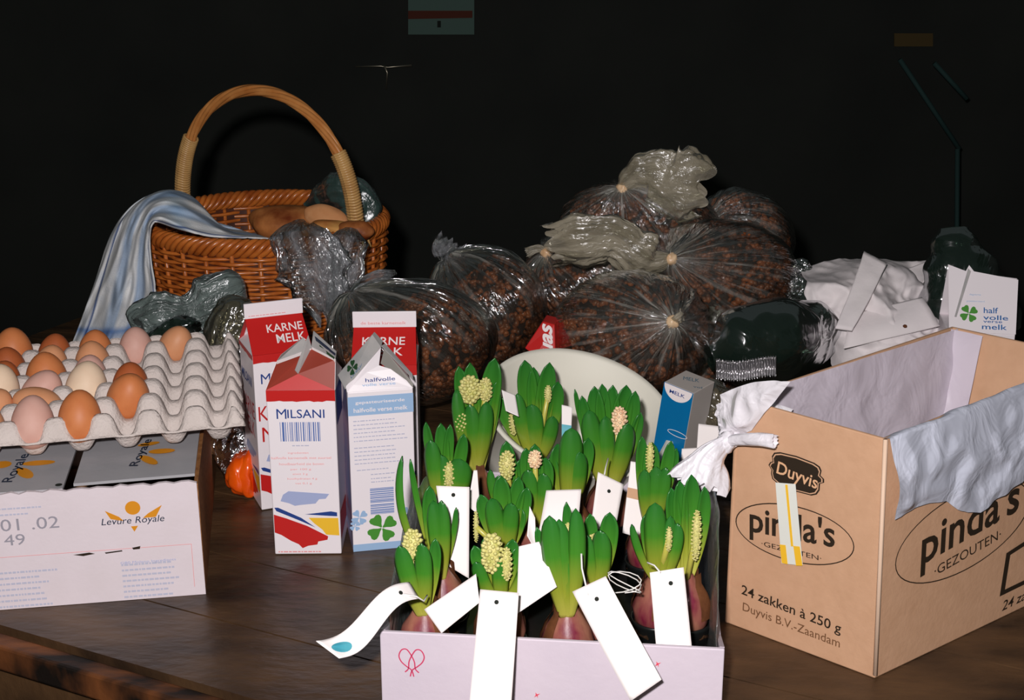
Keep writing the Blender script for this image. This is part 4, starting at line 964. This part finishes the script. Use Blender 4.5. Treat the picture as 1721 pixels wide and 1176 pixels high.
bag('topmost bag of nuts with flaring clear tied end', aty(1075, 375, 2.02), (.115, .085, .066), aty(1046, 316, 1.97), [aty(1066, 300, 1.965), aty(1092, 294, 1.96), aty(1122, 306, 1.955), aty(1150, 312, 1.95), aty(1180, 318, 1.95)], (.009, .042), 1200, .8, o=5, neck=.45, cr0=[.008, .016, .024, .034, .040, .042, .034])
bag('bag of nuts wedged behind the heap below the tan tied end', aty(985, 470, 2.0), (.10, .085, .085), aty(918, 425, 1.98), [aty(905, 418, 1.98), aty(885, 425, 1.98)], (.004, .008), 1000, .6, o=6)
bag('shadowed bag of nuts under the large upper bag', aty(1215, 590, 1.93), (.10, .085, .085), aty(1215, 520, 1.86), None, (.01, .02), 500, .5, o=7, kn=False)
bag('deep rear bag of nuts supporting the topmost bag', aty(1090, 545, 2.06), (.12, .09, .12), aty(1090, 420, 2.06), None, (.01, .02), 500, .4, o=9, kn=False)
bag('dim rear bag of nuts to the right of the topmost bag', aty(1240, 410, 2.08), (.085, .07, .085), aty(1190, 372, 2.05), None, (.01, .02), 700, .6, o=10, pl=.04, kn=False)
# dark green bag with silvery bottom at right
crumple('green_plastic_bag', 'smooth dark green bag with silvery glints left of the white cloth', [aty(1192, 600, 1.72), aty(1240, 585, 1.73), aty(1300, 575, 1.75), aty(1360, 565, 1.78), aty(1408, 575, 1.80)], [.02, .055, .062, .050, .008], F_dark, .10, 9, 5, .8, ridgew=.3, pleat=0)
b = MB()
def silv(i, j):
    x = lerp(1203, 1305, i); y = lerp(603, 636, j)+4*sin(i*5); q = aty(x, y, 1.655+.01*sin(j*PI)); return q+V((0, -1, 0))*.0035*sin(i*150+4*N((i*9, j, 0), 1))
b.grid(silv, 160, 6); tag(b.build('foil_packet', M_foil, thick=.0006), 'fluted silver foil packet end under the dark green bag', 'packet')
crumple('clear_plastic_bag', 'small clear film bag between blue carton and kraft box', [aty(1200, 640, 1.53), aty(1195, 665, 1.52), aty(1190, 700, 1.51), aty(1188, 730, 1.50)], [.010, .022, .026, .012], film('brownish_film', (206, 198, 176), (140, 130, 108), .4, .2, .7, 50, .4), .35, 34, 15, .6)
crumple('clear_plastic_bag', 'crinkled clear bag end between the nut heap and white cloth', [aty(1322, 445, 1.93), aty(1335, 460, 1.92), aty(1345, 485, 1.91), aty(1352, 512, 1.90)], [.008, .022, .024, .012], film('dark_clear', (170, 180, 172), (90, 104, 98), .3, .15, .9, 50, .45), .4, 34, 16, .6)
crumple('green_plastic_bag', 'dim dark green bag rising behind the half fat milk carton', [aty(1602, 385, 1.86), aty(1605, 410, 1.85), aty(1612, 450, 1.84), aty(1618, 500, 1.83), aty(1625, 550, 1.82)], [.018, .030, .046, .060, .064], F_dark, .2, 14, 17, .6, pleat=0)

# red packet with white script
rp = thing('red_packet', 'small red packet with white script between the nut bags', 'packet', aty(905, 600, 1.70))
q = [aty(882, 585, 1.70), aty(900, 598, 1.69), aty(934, 602, 1.69), aty(932, 545, 1.71), aty(912, 540, 1.715)]
MB().prism(q, (.006, .03, 0)).build('pack', M_red, rp, smooth=False, bevel=.001)
f = Face(q[2], (q[3]-q[2]), (q[0]-q[2]), -.001)
f = Face(aty(934, 602, 1.688), aty(932, 545, 1.708)-aty(934, 602, 1.688), aty(905, 600, 1.689)-aty(934, 602, 1.688), .0012)
f.text('uas', .004, .003, .040, .013, M_whi, rp, shear=.3, bold=.03)

# ------------------------------------------------------------------ white cloth heap
wh = thing('paper_bundle', 'heap of crumpled white paper cloths behind the kraft box', 'paper', aty(1450, 580, 1.86))
wrows = [[(1345, 455, 1.92), (1390, 440, 1.94), (1450, 438, 1.95), (1520, 446, 1.94), (1562, 440, 1.93)],
         [(1350, 475, 1.86), (1395, 465, 1.85), (1460, 460, 1.85), (1520, 470, 1.86), (1552, 478, 1.88)],
         [(1350, 500, 1.82), (1395, 505, 1.80), (1455, 500, 1.80), (1510, 505, 1.81), (1548, 510, 1.85)],
         [(1385, 545, 1.80), (1410, 545, 1.78), (1460, 545, 1.77), (1520, 540, 1.77), (1575, 545, 1.79)],
         [(1398, 586, 1.79), (1420, 588, 1.77), (1470, 585, 1.76), (1530, 580, 1.76), (1590, 565, 1.78)],
         [(1400, 640, 1.79), (1420, 640, 1.77), (1470, 640, 1.76), (1530, 640, 1.76), (1590, 620, 1.78)]]
GW = [[aty(*k) for k in r_] for r_ in wrows]
def wfn(i, j):
    q = cr([cr(r_, i) for r_ in GW], j); q2 = V((q.x*1.1+q.z*.9, q.y*.6, q.z*1.7-q.x*.5)); a = .020*(ridg(q2, 8, 2)-.4)+.010*(ridg(q2, 19, 6)-.4)+.004*(ridg(q2, 45, 1)-.4)
    return q+V((.1*a, -a, a*.6))
MB().grid(wfn, 100, 80).build('crumpled_cloth', M_paper2, wh, thick=.001)
def sheet(c4, Ys, name, m, parent, amp=.002, thick=.0012, fr=30, bow=0, nu=14, nv=20, uvm=False):
    a, b_, c_, d_ = [aty(x, y, Y_) for (x, y), Y_ in zip(c4, Ys)]      # tl, tr, br, bl
    def fn(i, j):
        q = lerp(lerp(a, b_, i), lerp(d_, c_, i), j); return q+V((0, -1, .3))*(amp*N(q, fr)+bow*sin(j*PI))
    return MB().grid(fn, nu, nv).build(name, m, parent, thick=thick)
sheet([(1452, 423), (1490, 444), (1432, 556), (1404, 552)], [1.84, 1.82, 1.735, 1.745], 'folded_strip', M_paper2, wh, .003, .004, 40, .006)
sheet([(1425, 530), (1548, 500), (1580, 548), (1418, 586)], [1.775, 1.775, 1.74, 1.735], 'lower_sheet', M_paper2, wh, .006, .002, 24, .004)
sheet([(1525, 452), (1562, 438), (1556, 468), (1540, 490)], [1.90, 1.91, 1.87, 1.86], 'loose_corner', M_paper2, wh, .003, .0015, 40)
MB().blob(aty(1521, 548, 1.738), (.003, .003, .0025), 2, .3).build('brown_stain', M_husk, wh)

# ================================================================== BOWL
bw_c = at(975, 690, .132); bl = thing('basin', 'large cream white bowl behind the hyacinth crate', 'bowl', (bw_c.x, bw_c.y, 0))
Mb = Matrix.Translation(bw_c) @ Matrix.Rotation(R(12), 4, 'Y') @ Matrix.Rotation(R(19), 4, 'X')
prof = [(.0001, -.120), (.075, -.120), (.085, -.112), (.098, -.06), (.1045, -.008), (.110, -.002), (.112, .001), (.110, .003), (.103, .000), (.095, -.06), (.082, -.106), (.07, -.114), (.0001, -.114)]
MB().lathe(prof, 72, Mb).build('bowl_shell', M_bowl, bl)

# ================================================================== HYACINTH CRATE
cFL = at(638, 1061, .1); cFR = at(1218, 1091, .1); cu_ = (cFR-cFL).normalized(); cvv = V((-cu_.y, cu_.x, 0)); CW = (cFR-cFL).length; CD = .40; CH = .1
co = V((cFL.x, cFL.y, 0)); crz = math.atan2(cu_.y, cu_.x)
def Cp(x, y, z): return co+cu_*x+cvv*y+V((0, 0, z))
crate = thing('carton_tray', 'low white cardboard crate holding the hyacinths at the front', 'crate', co, crz)
MB().prism([Cp(0, 0, 0), Cp(CW, 0, 0), Cp(CW, 0, CH), Cp(0, 0, CH)], cvv*.004).build('front_panel', M_wboard2, crate, smooth=False, bevel=.001)
MB().prism([Cp(0, CD, 0), Cp(CW, CD, 0), Cp(CW, CD, CH*.8), Cp(0, CD, CH*.8)], -cvv*.004).build('back_panel', M_wboard2, crate, smooth=False, bevel=.001)
for x, nm in ((0, 1), (CW, -1)):
    MB().prism([Cp(x, .004, 0), Cp(x, CD, 0), Cp(x, CD, CH*.8), Cp(x, .06, CH*.8), Cp(x, .004, CH)], cu_*(.004*nm)).build('side_panel', M_wboard2, crate, smooth=False)
MB().prism([Cp(.004, .004, .001), Cp(CW-.004, .004, .001), Cp(CW-.004, CD-.004, .001), Cp(.004, CD-.004, .001)], (0, 0, .003)).build('base_panel', M_wboard2, crate, smooth=False)
MB().prism([Cp(.006, .006, .026), Cp(CW-.006, .006, .026), Cp(CW-.006, CD-.006, .026), Cp(.006, CD-.006, .026)], (0, 0, .003)).build('black_inner_tray', M_pot, crate, smooth=False)
f = Face(co, cu_, V((0, 0, 1)))
M_hrt = mat('rose_print', (196, 60, 96), .5, .3); M_hrt2 = mat('rose_print_dots', (214, 70, 90), .5, .3)
def stroke(f, pts, wd, m, par, name='logo_line', closed=False, e=1):
    pp = [f.p(u, v, e) for u, v in pts]
    b = MB(); n = len(pp); vs = []; fs = []
    for i in range(n):
        a = pts[max(i-1, 0)]; c = pts[min(i+1, n-1)]; dx, dy = c[0]-a[0], c[1]-a[1]; L = math.hypot(dx, dy) or 1
        nx, ny = -dy/L*wd/2, dx/L*wd/2; vs += [f.p(pts[i][0]+nx, pts[i][1]+ny, e), f.p(pts[i][0]-nx, pts[i][1]-ny, e)]
    for i in range(n-1): fs.append((2*i, 2*i+1, 2*i+3, 2*i+2))
    b.add(vs, fs); return b.build(name, m, par, smooth=False)
hx, hy = f.px(692, 1110)
heart = []
for k in range(41):
    a = 2*PI*k/40; heart.append((hx+.0118*sin(a)**3, hy+.0100*(.8125*cos(a)-.3125*cos(2*a)-.125*cos(3*a)-.0625*cos(4*a))*1.15))
def lobe(s_): return [(hx+s_*(.0050+.0052*cos(a)), hy+.0035+.0075*sin(a)+.000) for a in [2*PI*k/24 for k in range(25)]]
def hline(s_): return [(hx-s_*.0015, hy-.015), (hx+s_*.0002, hy-.009), (hx+s_*.0045, hy-.0055), (hx+s_*.009, hy-.001), (hx+s_*.0108, hy+.0045), (hx+s_*.0085, hy+.0100), (hx+s_*.0045, hy+.0110), (hx+s_*.0012, hy+.0070), (hx-s_*.0022, hy-.0005), (hx-s_*.0030, hy-.0075), (hx-s_*.0060, hy-.0110)]
def sm(pts): P_ = [V((a, b, 0)) for a, b in pts]; return [(q.x, q.y) for q in [cr(P_, k/50) for k in range(51)]]
for s_ in (1, -1): stroke(f, sm(hline(s_)), .0011, M_hrt, crate, 'heart_logo')
for x, y in ((1105, 1116), (902, 1168)):
    c = f.px(x, y); f.polys([[(c[0]-.0022, c[1]-.002), (c[0], c[1]-.0005), (c[0]+.001, c[1]-.0025), (c[0]+.0008, c[1]), (c[0]+.003, c[1]+.002), (c[0]+.0003, c[1]+.0012), (c[0]-.001, c[1]+.003), (c[0]-.0008, c[1]+.0005)]], M_hrt2, crate, 'red_speck')
# film liner standing up along the crate sides
lin_ = thing('crate_liner', 'clear plastic film lining the hyacinth crate', 'plastic film', co+V((.05, .05, .005)))
def side_film(x, s_):
    def fn(i, j):
        yy = .008+(CD-.02)*i; h = .008+(CH+.012+.030*sin(min(1, i*1.3)*PI)*1.0)*j+.004*N((i*6, s_, 0), 1)*j; q = Cp(x+s_*(.0065-.012*max(0, j-.85)*3*sin(i*PI)), yy, h); return q+cu_*.0016*N((i*9, j*5, s_), 1)
    return fn
MB().grid(side_film(0, 1), 40, 14).build('film_side', F_edge, lin_, thick=.0003)
MB().grid(side_film(CW, -1), 40, 14).build('film_side', F_edge, lin_, thick=.0003)

# ------------------------------------------------------------------ hyacinths
ZB = .1
def leaf(base, tip, wd, side, cup=.35, bend=.0, seed=0, curl=0):
    """side: -1 bulges to the camera, +1 away; returns mesh builder"""
    base = V(base); tip = V(tip); L = (tip-base).length; out = V((0, -1, 0)) if side < 0 else V((0, 1, 0))
    mid = lerp(base, tip, .5)+out*(.10*L)+V((bend*L, 0, 0)); tp = tip-out*.02*L
    ax = V((1, 0, 0)); T0 = (tip-base).normalized(); ax = (ax-T0*ax.dot(T0)).normalized()
    def fn(i, j):
        s_ = j; c = base*(1-s_)**2+mid*2*s_*(1-s_)+tp*s_*s_
        w_ = wd*(.42+.58*sin(min(1, s_*1.15+.05)*PI*.62))*(1 if s_ < .76 else max(0, 1-((s_-.76)/.24)**2)**.62)
        x = (i-.5)*2; cc = -out*(-1)*0
        d = out*(-cup*w_*.5*(abs(x)**1.8))
        tw = ax*cos(curl*s_)+V((0, 1, 0))*sin(curl*s_)
        return c+tw*(x*w_*.5)+d+out*.0006*sin(x*9)
    return MB().grid(fn, 6, 20)
def spike(parent, c, w_, h, m, rng):
    b = MB(); n = int(26+h*1300)
    b.blob(c, (w_*.40, w_*.40, h*.46), 2)
    gold = PI*(3-5**.5)
    for k in range(n):
        t_ = (k+.5)/n; z = (t_*2-1); r_ = (1-abs(z)**2.4)**.5 if abs(z) < 1 else 0; a = k*gold
        p = V(c)+V((cos(a)*r_*w_*.44, sin(a)*r_*w_*.44, z*h*.48)); s_ = w_*.115*rng.uniform(.85, 1.15)
        q = V((cos(a), sin(a), .5)).normalized(); Mq = V((0, 0, 1)).rotation_difference(q).to_matrix()
        b.add([p+Mq @ V((v_.x*s_, v_.y*s_, v_.z*s_*1.35)) for v_ in icv], icf)
    return b.build('flower_spike', m, parent)
# name, base px, leaves [(tipx, tipy, width px, side, bend)], flowers [(x, y, w px, h px, pale, dY)], label
PL = [
 ('back_left', (800, 785), [(771, 614, 24, 1, 0), (790, 608, 26, 1, 0), (832, 600, 32, 1, 0), (767, 655, 20, -1, -.06), (790, 680, 26, -1, 0), (818, 676, 24, -1, .05), (835, 640, 18, 1, .08)], [(790, 655, 34, 46, 0, 0), (816, 655, 22, 40, 0, 0), (774, 709, 20, 40, 0, -.008)], 'tall hyacinth at the back left corner of the crate, in front of the clover carton'),
 ('back_mid', (902, 768), [(882, 604, 30, 1, 0), (897, 616, 22, 1, 0), (924, 608, 28, 1, 0), (938, 640, 26, 1, .08), (894, 680, 30, -1, 0), (835, 664, 24, 1, -.03), (870, 662, 22, -1, -.08), (930, 700, 22, -1, .1)], [(921, 662, 12, 30, 0, -.006), (863, 702, 16, 62, 0, -.004)], 'hyacinth in the middle of the back row, against the white bowl'),
 ('back_right', (1022, 812), [(999, 648, 28, 1, -.04), (1012, 644, 24, 1, 0), (1030, 646, 24, 1, 0), (1053, 646, 32, 1, 0), (1068, 656, 24, 1, .06), (1077, 692, 20, 1, .1), (1056, 712, 30, -1, .06), (1018, 700, 26, -1, 0), (966, 653, 9, 1, -.06), (978, 664, 20, 1, -.06), (990, 690, 30, -1, -.06)], [(1041, 708, 26, 50, 1, -.004), (1008, 745, 14, 50, 0, -.006)], 'widest hyacinth at the back with a cream flower, left of the blue carton'),
 ('left_third', (748, 848), [(716, 708, 16, 1, -.05), (741, 710, 22, 1, 0), (757, 712, 16, 1, 0), (780, 728, 20, 1, .06), (724, 740, 26, -1, -.04), (742, 765, 26, -1, 0), (774, 772, 38, -1, .1)], [(754, 798, 20, 50, 0, -.01)], 'bushy hyacinth by the left side of the crate, above the tall white tag'),
 ('mid_left', (862, 868), [(851, 740, 26, 1, 0), (824, 790, 14, -1, -.14), (876, 770, 24, 1, .05), (838, 800, 22, -1, -.04), (868, 815, 24, -1, .04)], [(852, 782, 26, 50, 0, -.012)], 'hyacinth with a pale pointed flower bud, centre left of the crate'),
 ('mid', (903, 872), [(884, 752, 24, 1, -.04), (899, 745, 26, 1, 0), (917, 768, 26, 1, .06), (888, 790, 26, -1, -.04), (914, 796, 26, -1, .05)], [(899, 772, 22, 30, 1, -.012)], 'hyacinth with a white tipped flower bud in the crate centre'),
 ('mid_right', (958, 845), [(961, 720, 36, -1, 0), (937, 745, 28, 1, -.06), (989, 735, 24, 1, .08), (926, 766, 20, 1, -.12), (975, 760, 26, -1, .06)], [], 'hyacinth with broad dark leaves and no visible flower, centre right'),
 ('third_mid', (850, 925), [(808, 830, 24, 1, -.08), (826, 838, 28, -1, -.03), (842, 798, 28, 1, 0), (860, 846, 26, -1, 0), (876, 853, 22, 1, .08), (886, 818, 24, 1, .06), (872, 800, 24, 1, .02)], [(800, 885, 10, 60, 0, -.004)], 'leafy hyacinth directly behind the big yellow flower spike'),
 ('right_back', (1094, 876), [(1079, 732, 20, 1, -.04), (1096, 742, 26, 1, 0), (1128, 740, 20, 1, .05), (1137, 752, 16, 1, .06), (1104, 785, 26, -1, 0), (1084, 790, 22, -1, -.04), (1120, 786, 20, -1, .05)], [(1092, 768, 14, 52, 0, -.008)], 'narrow hyacinth at the back right, in front of the blue carton'),
 ('second_left', (742, 962), [(676, 768, 12, -1, -.22), (690, 770, 9, 1, -.06), (722, 815, 24, 1, -.06), (728, 842, 26, -1, 0), (742, 842, 22, -1, .04), (767, 852, 9, 1, .08)], [(747, 900, 14, 56, 0, .004)], 'hyacinth with long arching leaves at the left, a bare pink bulb below'),
 ('front_left', (712, 1022), [(672, 918, 30, -1, -.04), (690, 892, 28, 1, 0), (709, 914, 28, -1, .02), (732, 904, 20, 1, .06)], [(694, 918, 34, 62, 0, -.002)], 'short hyacinth with a round yellow flower at the front left corner'),
 ('front_mid', (840, 1004), [(797, 916, 24, 1, -.06), (800, 945, 24, -1, -.10), (840, 938, 26, -1, 0), (872, 918, 26, 1, .08), (893, 938, 26, -1, .12), (862, 905, 28, 1, .03), (815, 902, 20, 1, -.04)], [(827, 930, 36, 72, 0, -.008), (851, 948, 20, 62, 0, -.010)], 'hyacinth with the biggest yellow flower spike, front centre above a long tag'),
 ('front_midright', (955, 1024), [(902, 884, 16, 1, -.04), (924, 868, 34, -1, -.04), (940, 874, 30, -1, 0), (952, 842, 18, 1, .04), (968, 856, 26, -1, .06), (946, 905, 30, -1, 0)], [(954, 890, 12, 26, 0, .002)], 'tall leafy hyacinth in the front row with curved leaf tops'),
 ('front_split', (1000, 985), [(1010, 892, 30, -1, .06), (1025, 860, 30, 1, .08), (992, 862, 24, 1, -.02), (988, 900, 18, -1, -.04)], [(997, 925, 22, 62, 0, -.003)], 'hyacinth with a thin green flower bud, behind the slanting tag'),
 ('front_right', (1108, 968), [(1062, 882, 12, -1, -.10), (1102, 846, 34, -1, -.02), (1086, 862, 22, 1, -.06), (1150, 842, 28, 1, .10), (1128, 868, 20, -1, .04), (1140, 880, 24, -1, .06)], [(1124, 906, 12, 46, 0, -.020)], 'broad leaved hyacinth at the front right above the upright tag'),
 ('right_edge', (1154, 972), [(1184, 816, 22, 1, .10), (1162, 796, 30, 1, .04), (1128, 818, 24, 1, -.04), (1142, 806, 24, 1, 0)], [(1170, 900, 17, 96, 0, -.010)], 'hyacinth with a long slim yellow flower, nearest the knotted liner'),
]
rh = random.Random(77)
for nm, (bx, by), leaves, flowers, label in PL:
    B0 = at(bx, by, ZB); t = thing('potted_hyacinth', label, 'hyacinth', (B0.x, B0.y, .006), 0, 'hyacinths in the crate')
    sc = B0.y/cos(PITCH)/F_PX*1.0
    pc = V((B0.x, B0.y+.004, 0)); Mt = Matrix.Translation(pc)
    pot = MB().lathe([(.0001, .006), (.019, .006), (.0235, .052), (.025, .054), (.025, .057), (.0235, .057), (.0225, .052)], 20, Mt).build('pot', M_pot, t)
    b = MB(); b.blob(pc+V((0, 0, .046)), (.0225, .0225, .009), 3, .25, 5, o=bx); b.build('soil', M_soil, pot)
    b = MB(); prof = [(.0001, .044), (.013, .046), (.0215, .056), (.0232, .068), (.0195, .082), (.0125, .092), (.0075, .100), (.0055, .104)]
    b.lathe(prof, 24, Mt); bb = b; bb.v = [(x+.0012*N((x, y, z), 90), y+.0012*N((x, y, z), 80, 3), z) for x, y, z in bb.v]; bulb = b.build('bulb', M_bulb, t)
    hb = MB()
    for k in range(4):
        a = rh.uniform(0, 6.28); 
        def hfn(i, j, a=a): 
            q = a+(i-.5)*.6; r_, z = [(.0236, .064), (.0232, .074), (.0190, .086), (.0135, .095), (.0125, .106)][min(4, int(j*4.001))]; return pc+V((cos(q)*r_*(1+.06*i), sin(q)*r_*(1+.06*i), z))
        hb.grid(hfn, 4, 4)
    hb.build('papery_husk', M_husk, bulb)
    for n_l, (lx, ly, wpx, sd, bend) in enumerate(leaves):
        yb = B0.y+.005*sd; dz = .022*sd if ly < by-60 else .03*sd
        tip = aty(lx, ly, B0.y+dz*.55+.0015*rh.uniform(-1, 1)); bs = V((B0.x+(tip.x-B0.x)*.10+rh.uniform(-.0015, .0015), yb, ZB-.006))
        leaf(bs, tip, wpx*sc*1.12, sd, .42, bend, n_l, curl=rh.uniform(-.35, .35)).build('leaf', M_leaf, t, thick=.0013)
    for (fx, fy, fw, fh, pale, dY) in flowers:
        fc = aty(fx, fy, B0.y+dY); spike(t, fc, fw*sc, fh*sc*1.04, M_budw if pale else M_bud, rh)
        st = V((B0.x, B0.y, ZB-.004)); MB().tube([st, lerp(st, fc, .5)+V((0, .001, 0)), fc], .0028).build('flower_stalk', M_leaf, t)

# ------------------------------------------------------------------ tags
def ptag(label, c4, Ys, hole=None, string=None, amp=.0006, bow=0, curve=None, fr=14):
    c0 = aty(c4[0][0], c4[0][1], Ys[0]); t = thing('plant_tag', label, 'tag', c0, 0, 'white paper tags on the hyacinths')
    a, b_, c_, d_ = [aty(x, y, Y_) for (x, y), Y_ in zip(c4, Ys)]
    def fn(i, j):
        q = lerp(lerp(a, b_, i), lerp(d_, c_, i), j)
        if curve: q = q+V(curve)*sin(j*2*PI)
        return q+V((0, -1, .2))*(amp*N(q, fr)+bow*sin(j*PI))
    pap = MB().grid(fn, 8, 24).build('paper', M_paper, t, thick=.0006)
    if hole:
        i, j = hole; q = fn(i, j); n = (fn(i+.02, j)-q).cross(fn(i, j+.02)-q).normalized()
        if n.y > 0: n = -n
        A_ = (fn(i+.02, j)-q).normalized(); B_ = n.cross(A_); MB().add([q+n*.0008+(A_*cos(2*PI*k/10)+B_*sin(2*PI*k/10))*.0019 for k in range(10)], [tuple(range(10))]).build('punched_hole', M_hole, pap, smooth=False)
    if string: MB().tube([aty(*s_) for s_ in string], .0008, 5).build('string', M_string, t)
    return t, fn
t, fn = ptag('long curling white tag with a blue oval, sticking out over the table at left', [(688, 978), (704, 1006), (570, 1106), (531, 1077)], [1.045, 1.035, .98, .985], (.5, .16), [(718, 1000, 1.045), (712, 1010, 1.035), (700, 1002, 1.03), (676, 998, 1.03)], curve=(0, -.002, .008))
def surfpatch(fn, i0, i1, j0, j1, oval, m, t, name, e=.0008):
    pts = []
    ci, cj = (i0+i1)/2, (j0+j1)/2
    b = MB(); P_ = []
    for k in range(20):
        a = 2*PI*k/20; i, j = ci+(i1-i0)/2*cos(a), cj+(j1-j0)/2*sin(a)
        q = fn(i, j); n = (fn(i+.01, j)-q).cross(fn(i, j+.01)-q).normalized(); n = -n if n.y > 0 else n; P_.append(q+n*e)
    b.add(P_, [tuple(range(20))]); return b.build(name, m, t, smooth=False)
surfpatch(fn, .3, .8, .76, .96, True, M_dteal, t, 'blue_oval')
ptag('white tag lying aslant at front left, its lower end tucked behind the crate front', [(800, 964), (806, 1012), (742, 1064), (713, 1024)], [1.06, 1.045, 1.045, 1.055])
ptag('long white tag hanging straight down over the crate front', [(807, 990), (872, 996), (858, 1200), (787, 1200)], [1.035, 1.03, .985, .985], (.45, .09), bow=.004)
ptag('white tag pointing up right behind the central hanging tag', [(872, 918), (906, 910), (936, 986), (868, 1032)], [1.085, 1.085, 1.065, 1.06])
ptag('long white tag slanting down right over the crate front, dark hole at top', [(962, 994), (1018, 968), (1112, 1142), (1060, 1178)], [1.035, 1.035, .985, .985], (.5, .14), [(977, 930, 1.05), (978, 955, 1.045), (985, 985, 1.035), (990, 1000, 1.03)], bow=.003)
ptag('upright white tag at the front right, tucked inside the crate', [(1092, 962), (1149, 953), (1164, 1100), (1104, 1100)], [1.06, 1.06, 1.035, 1.035], (.58, .16), [(1088, 945, 1.07), (1100, 950, 1.065), (1110, 962, 1.058)])
ptag('tall white tag behind the arching leaves at the left', [(733, 816), (789, 818), (788, 972), (752, 950)], [1.20, 1.20, 1.17, 1.17], (.5, .1))
ptag('short curled white tag in the crate centre', [(918, 824), (977, 822), (968, 905), (903, 905)], [1.235, 1.235, 1.21, 1.21], bow=.004)
ptag('slanted white tag with a hole below the cream flower', [(1005, 793), (1048, 814), (1032, 900), (993, 884)], [1.27, 1.27, 1.24, 1.24], (.5, .25), [(1022, 770, 1.29), (1018, 785, 1.28), (1016, 797, 1.265)])
t, fn = ptag('white tag with a brown stripe behind the narrow right hyacinth', [(1060, 775), (1092, 780), (1078, 905), (1046, 895)], [1.285, 1.285, 1.26, 1.26])
b = MB(); b.grid(lambda i, j: fn(i, .36+.14*j)+V((0, -.0009, 0)), 6, 2); b.build('brown_stripe', M_kraft, t)
t, fn = ptag('small white tag with a blue patch below the bowl rim', [(944, 680), (962, 684), (958, 760), (944, 760)], [1.40, 1.40, 1.38, 1.38])
b = MB(); b.grid(lambda i, j: fn(i, .40+.3*j)+V((0, -.0009, 0)), 6, 2); b.build('blue_patch', M_dteal, t)
ptag('white tag end at the back left between the tall hyacinths', [(843, 655), (866, 664), (872, 700), (850, 690)], [1.42, 1.42, 1.40, 1.40])
ptag('narrow white tag standing on edge left of the pale pointed bud', [(796, 790), (802, 790), (808, 868), (786, 850)], [1.26, 1.26, 1.24, 1.24])
ptag('thin white tag edge in the gap left of the tall leafy hyacinth', [(890, 850), (899, 870), (902, 930), (886, 900)], [1.17, 1.16, 1.15, 1.15])
# white paper behind the knot
pp = thing('paper_napkin', 'folded white paper behind the liner knot beside the blue carton', 'paper', aty(1180, 790, 1.40))
sheet([(1174, 712), (1222, 718), (1215, 800), (1168, 796)], [1.42, 1.42, 1.39, 1.39], 'upper_sheet', M_paper, pp, .002)
sheet([(1146, 754), (1180, 752), (1176, 800), (1142, 806)], [1.40, 1.40, 1.38, 1.38], 'lower_sheet', M_paper, pp, .001)
# loose string tangle
b = MB(); pts = []
for k in range(30):
    a = k*.45; pts.append(aty(1050+28*sin(a*1.3), 978+18*cos(a), 1.085+.004*sin(a*2)))
b.tube(pts, .0006, 4); tag(b.build('string_tangle', M_string), 'tangled white string over the bulb beside the upright front tag', 'string')
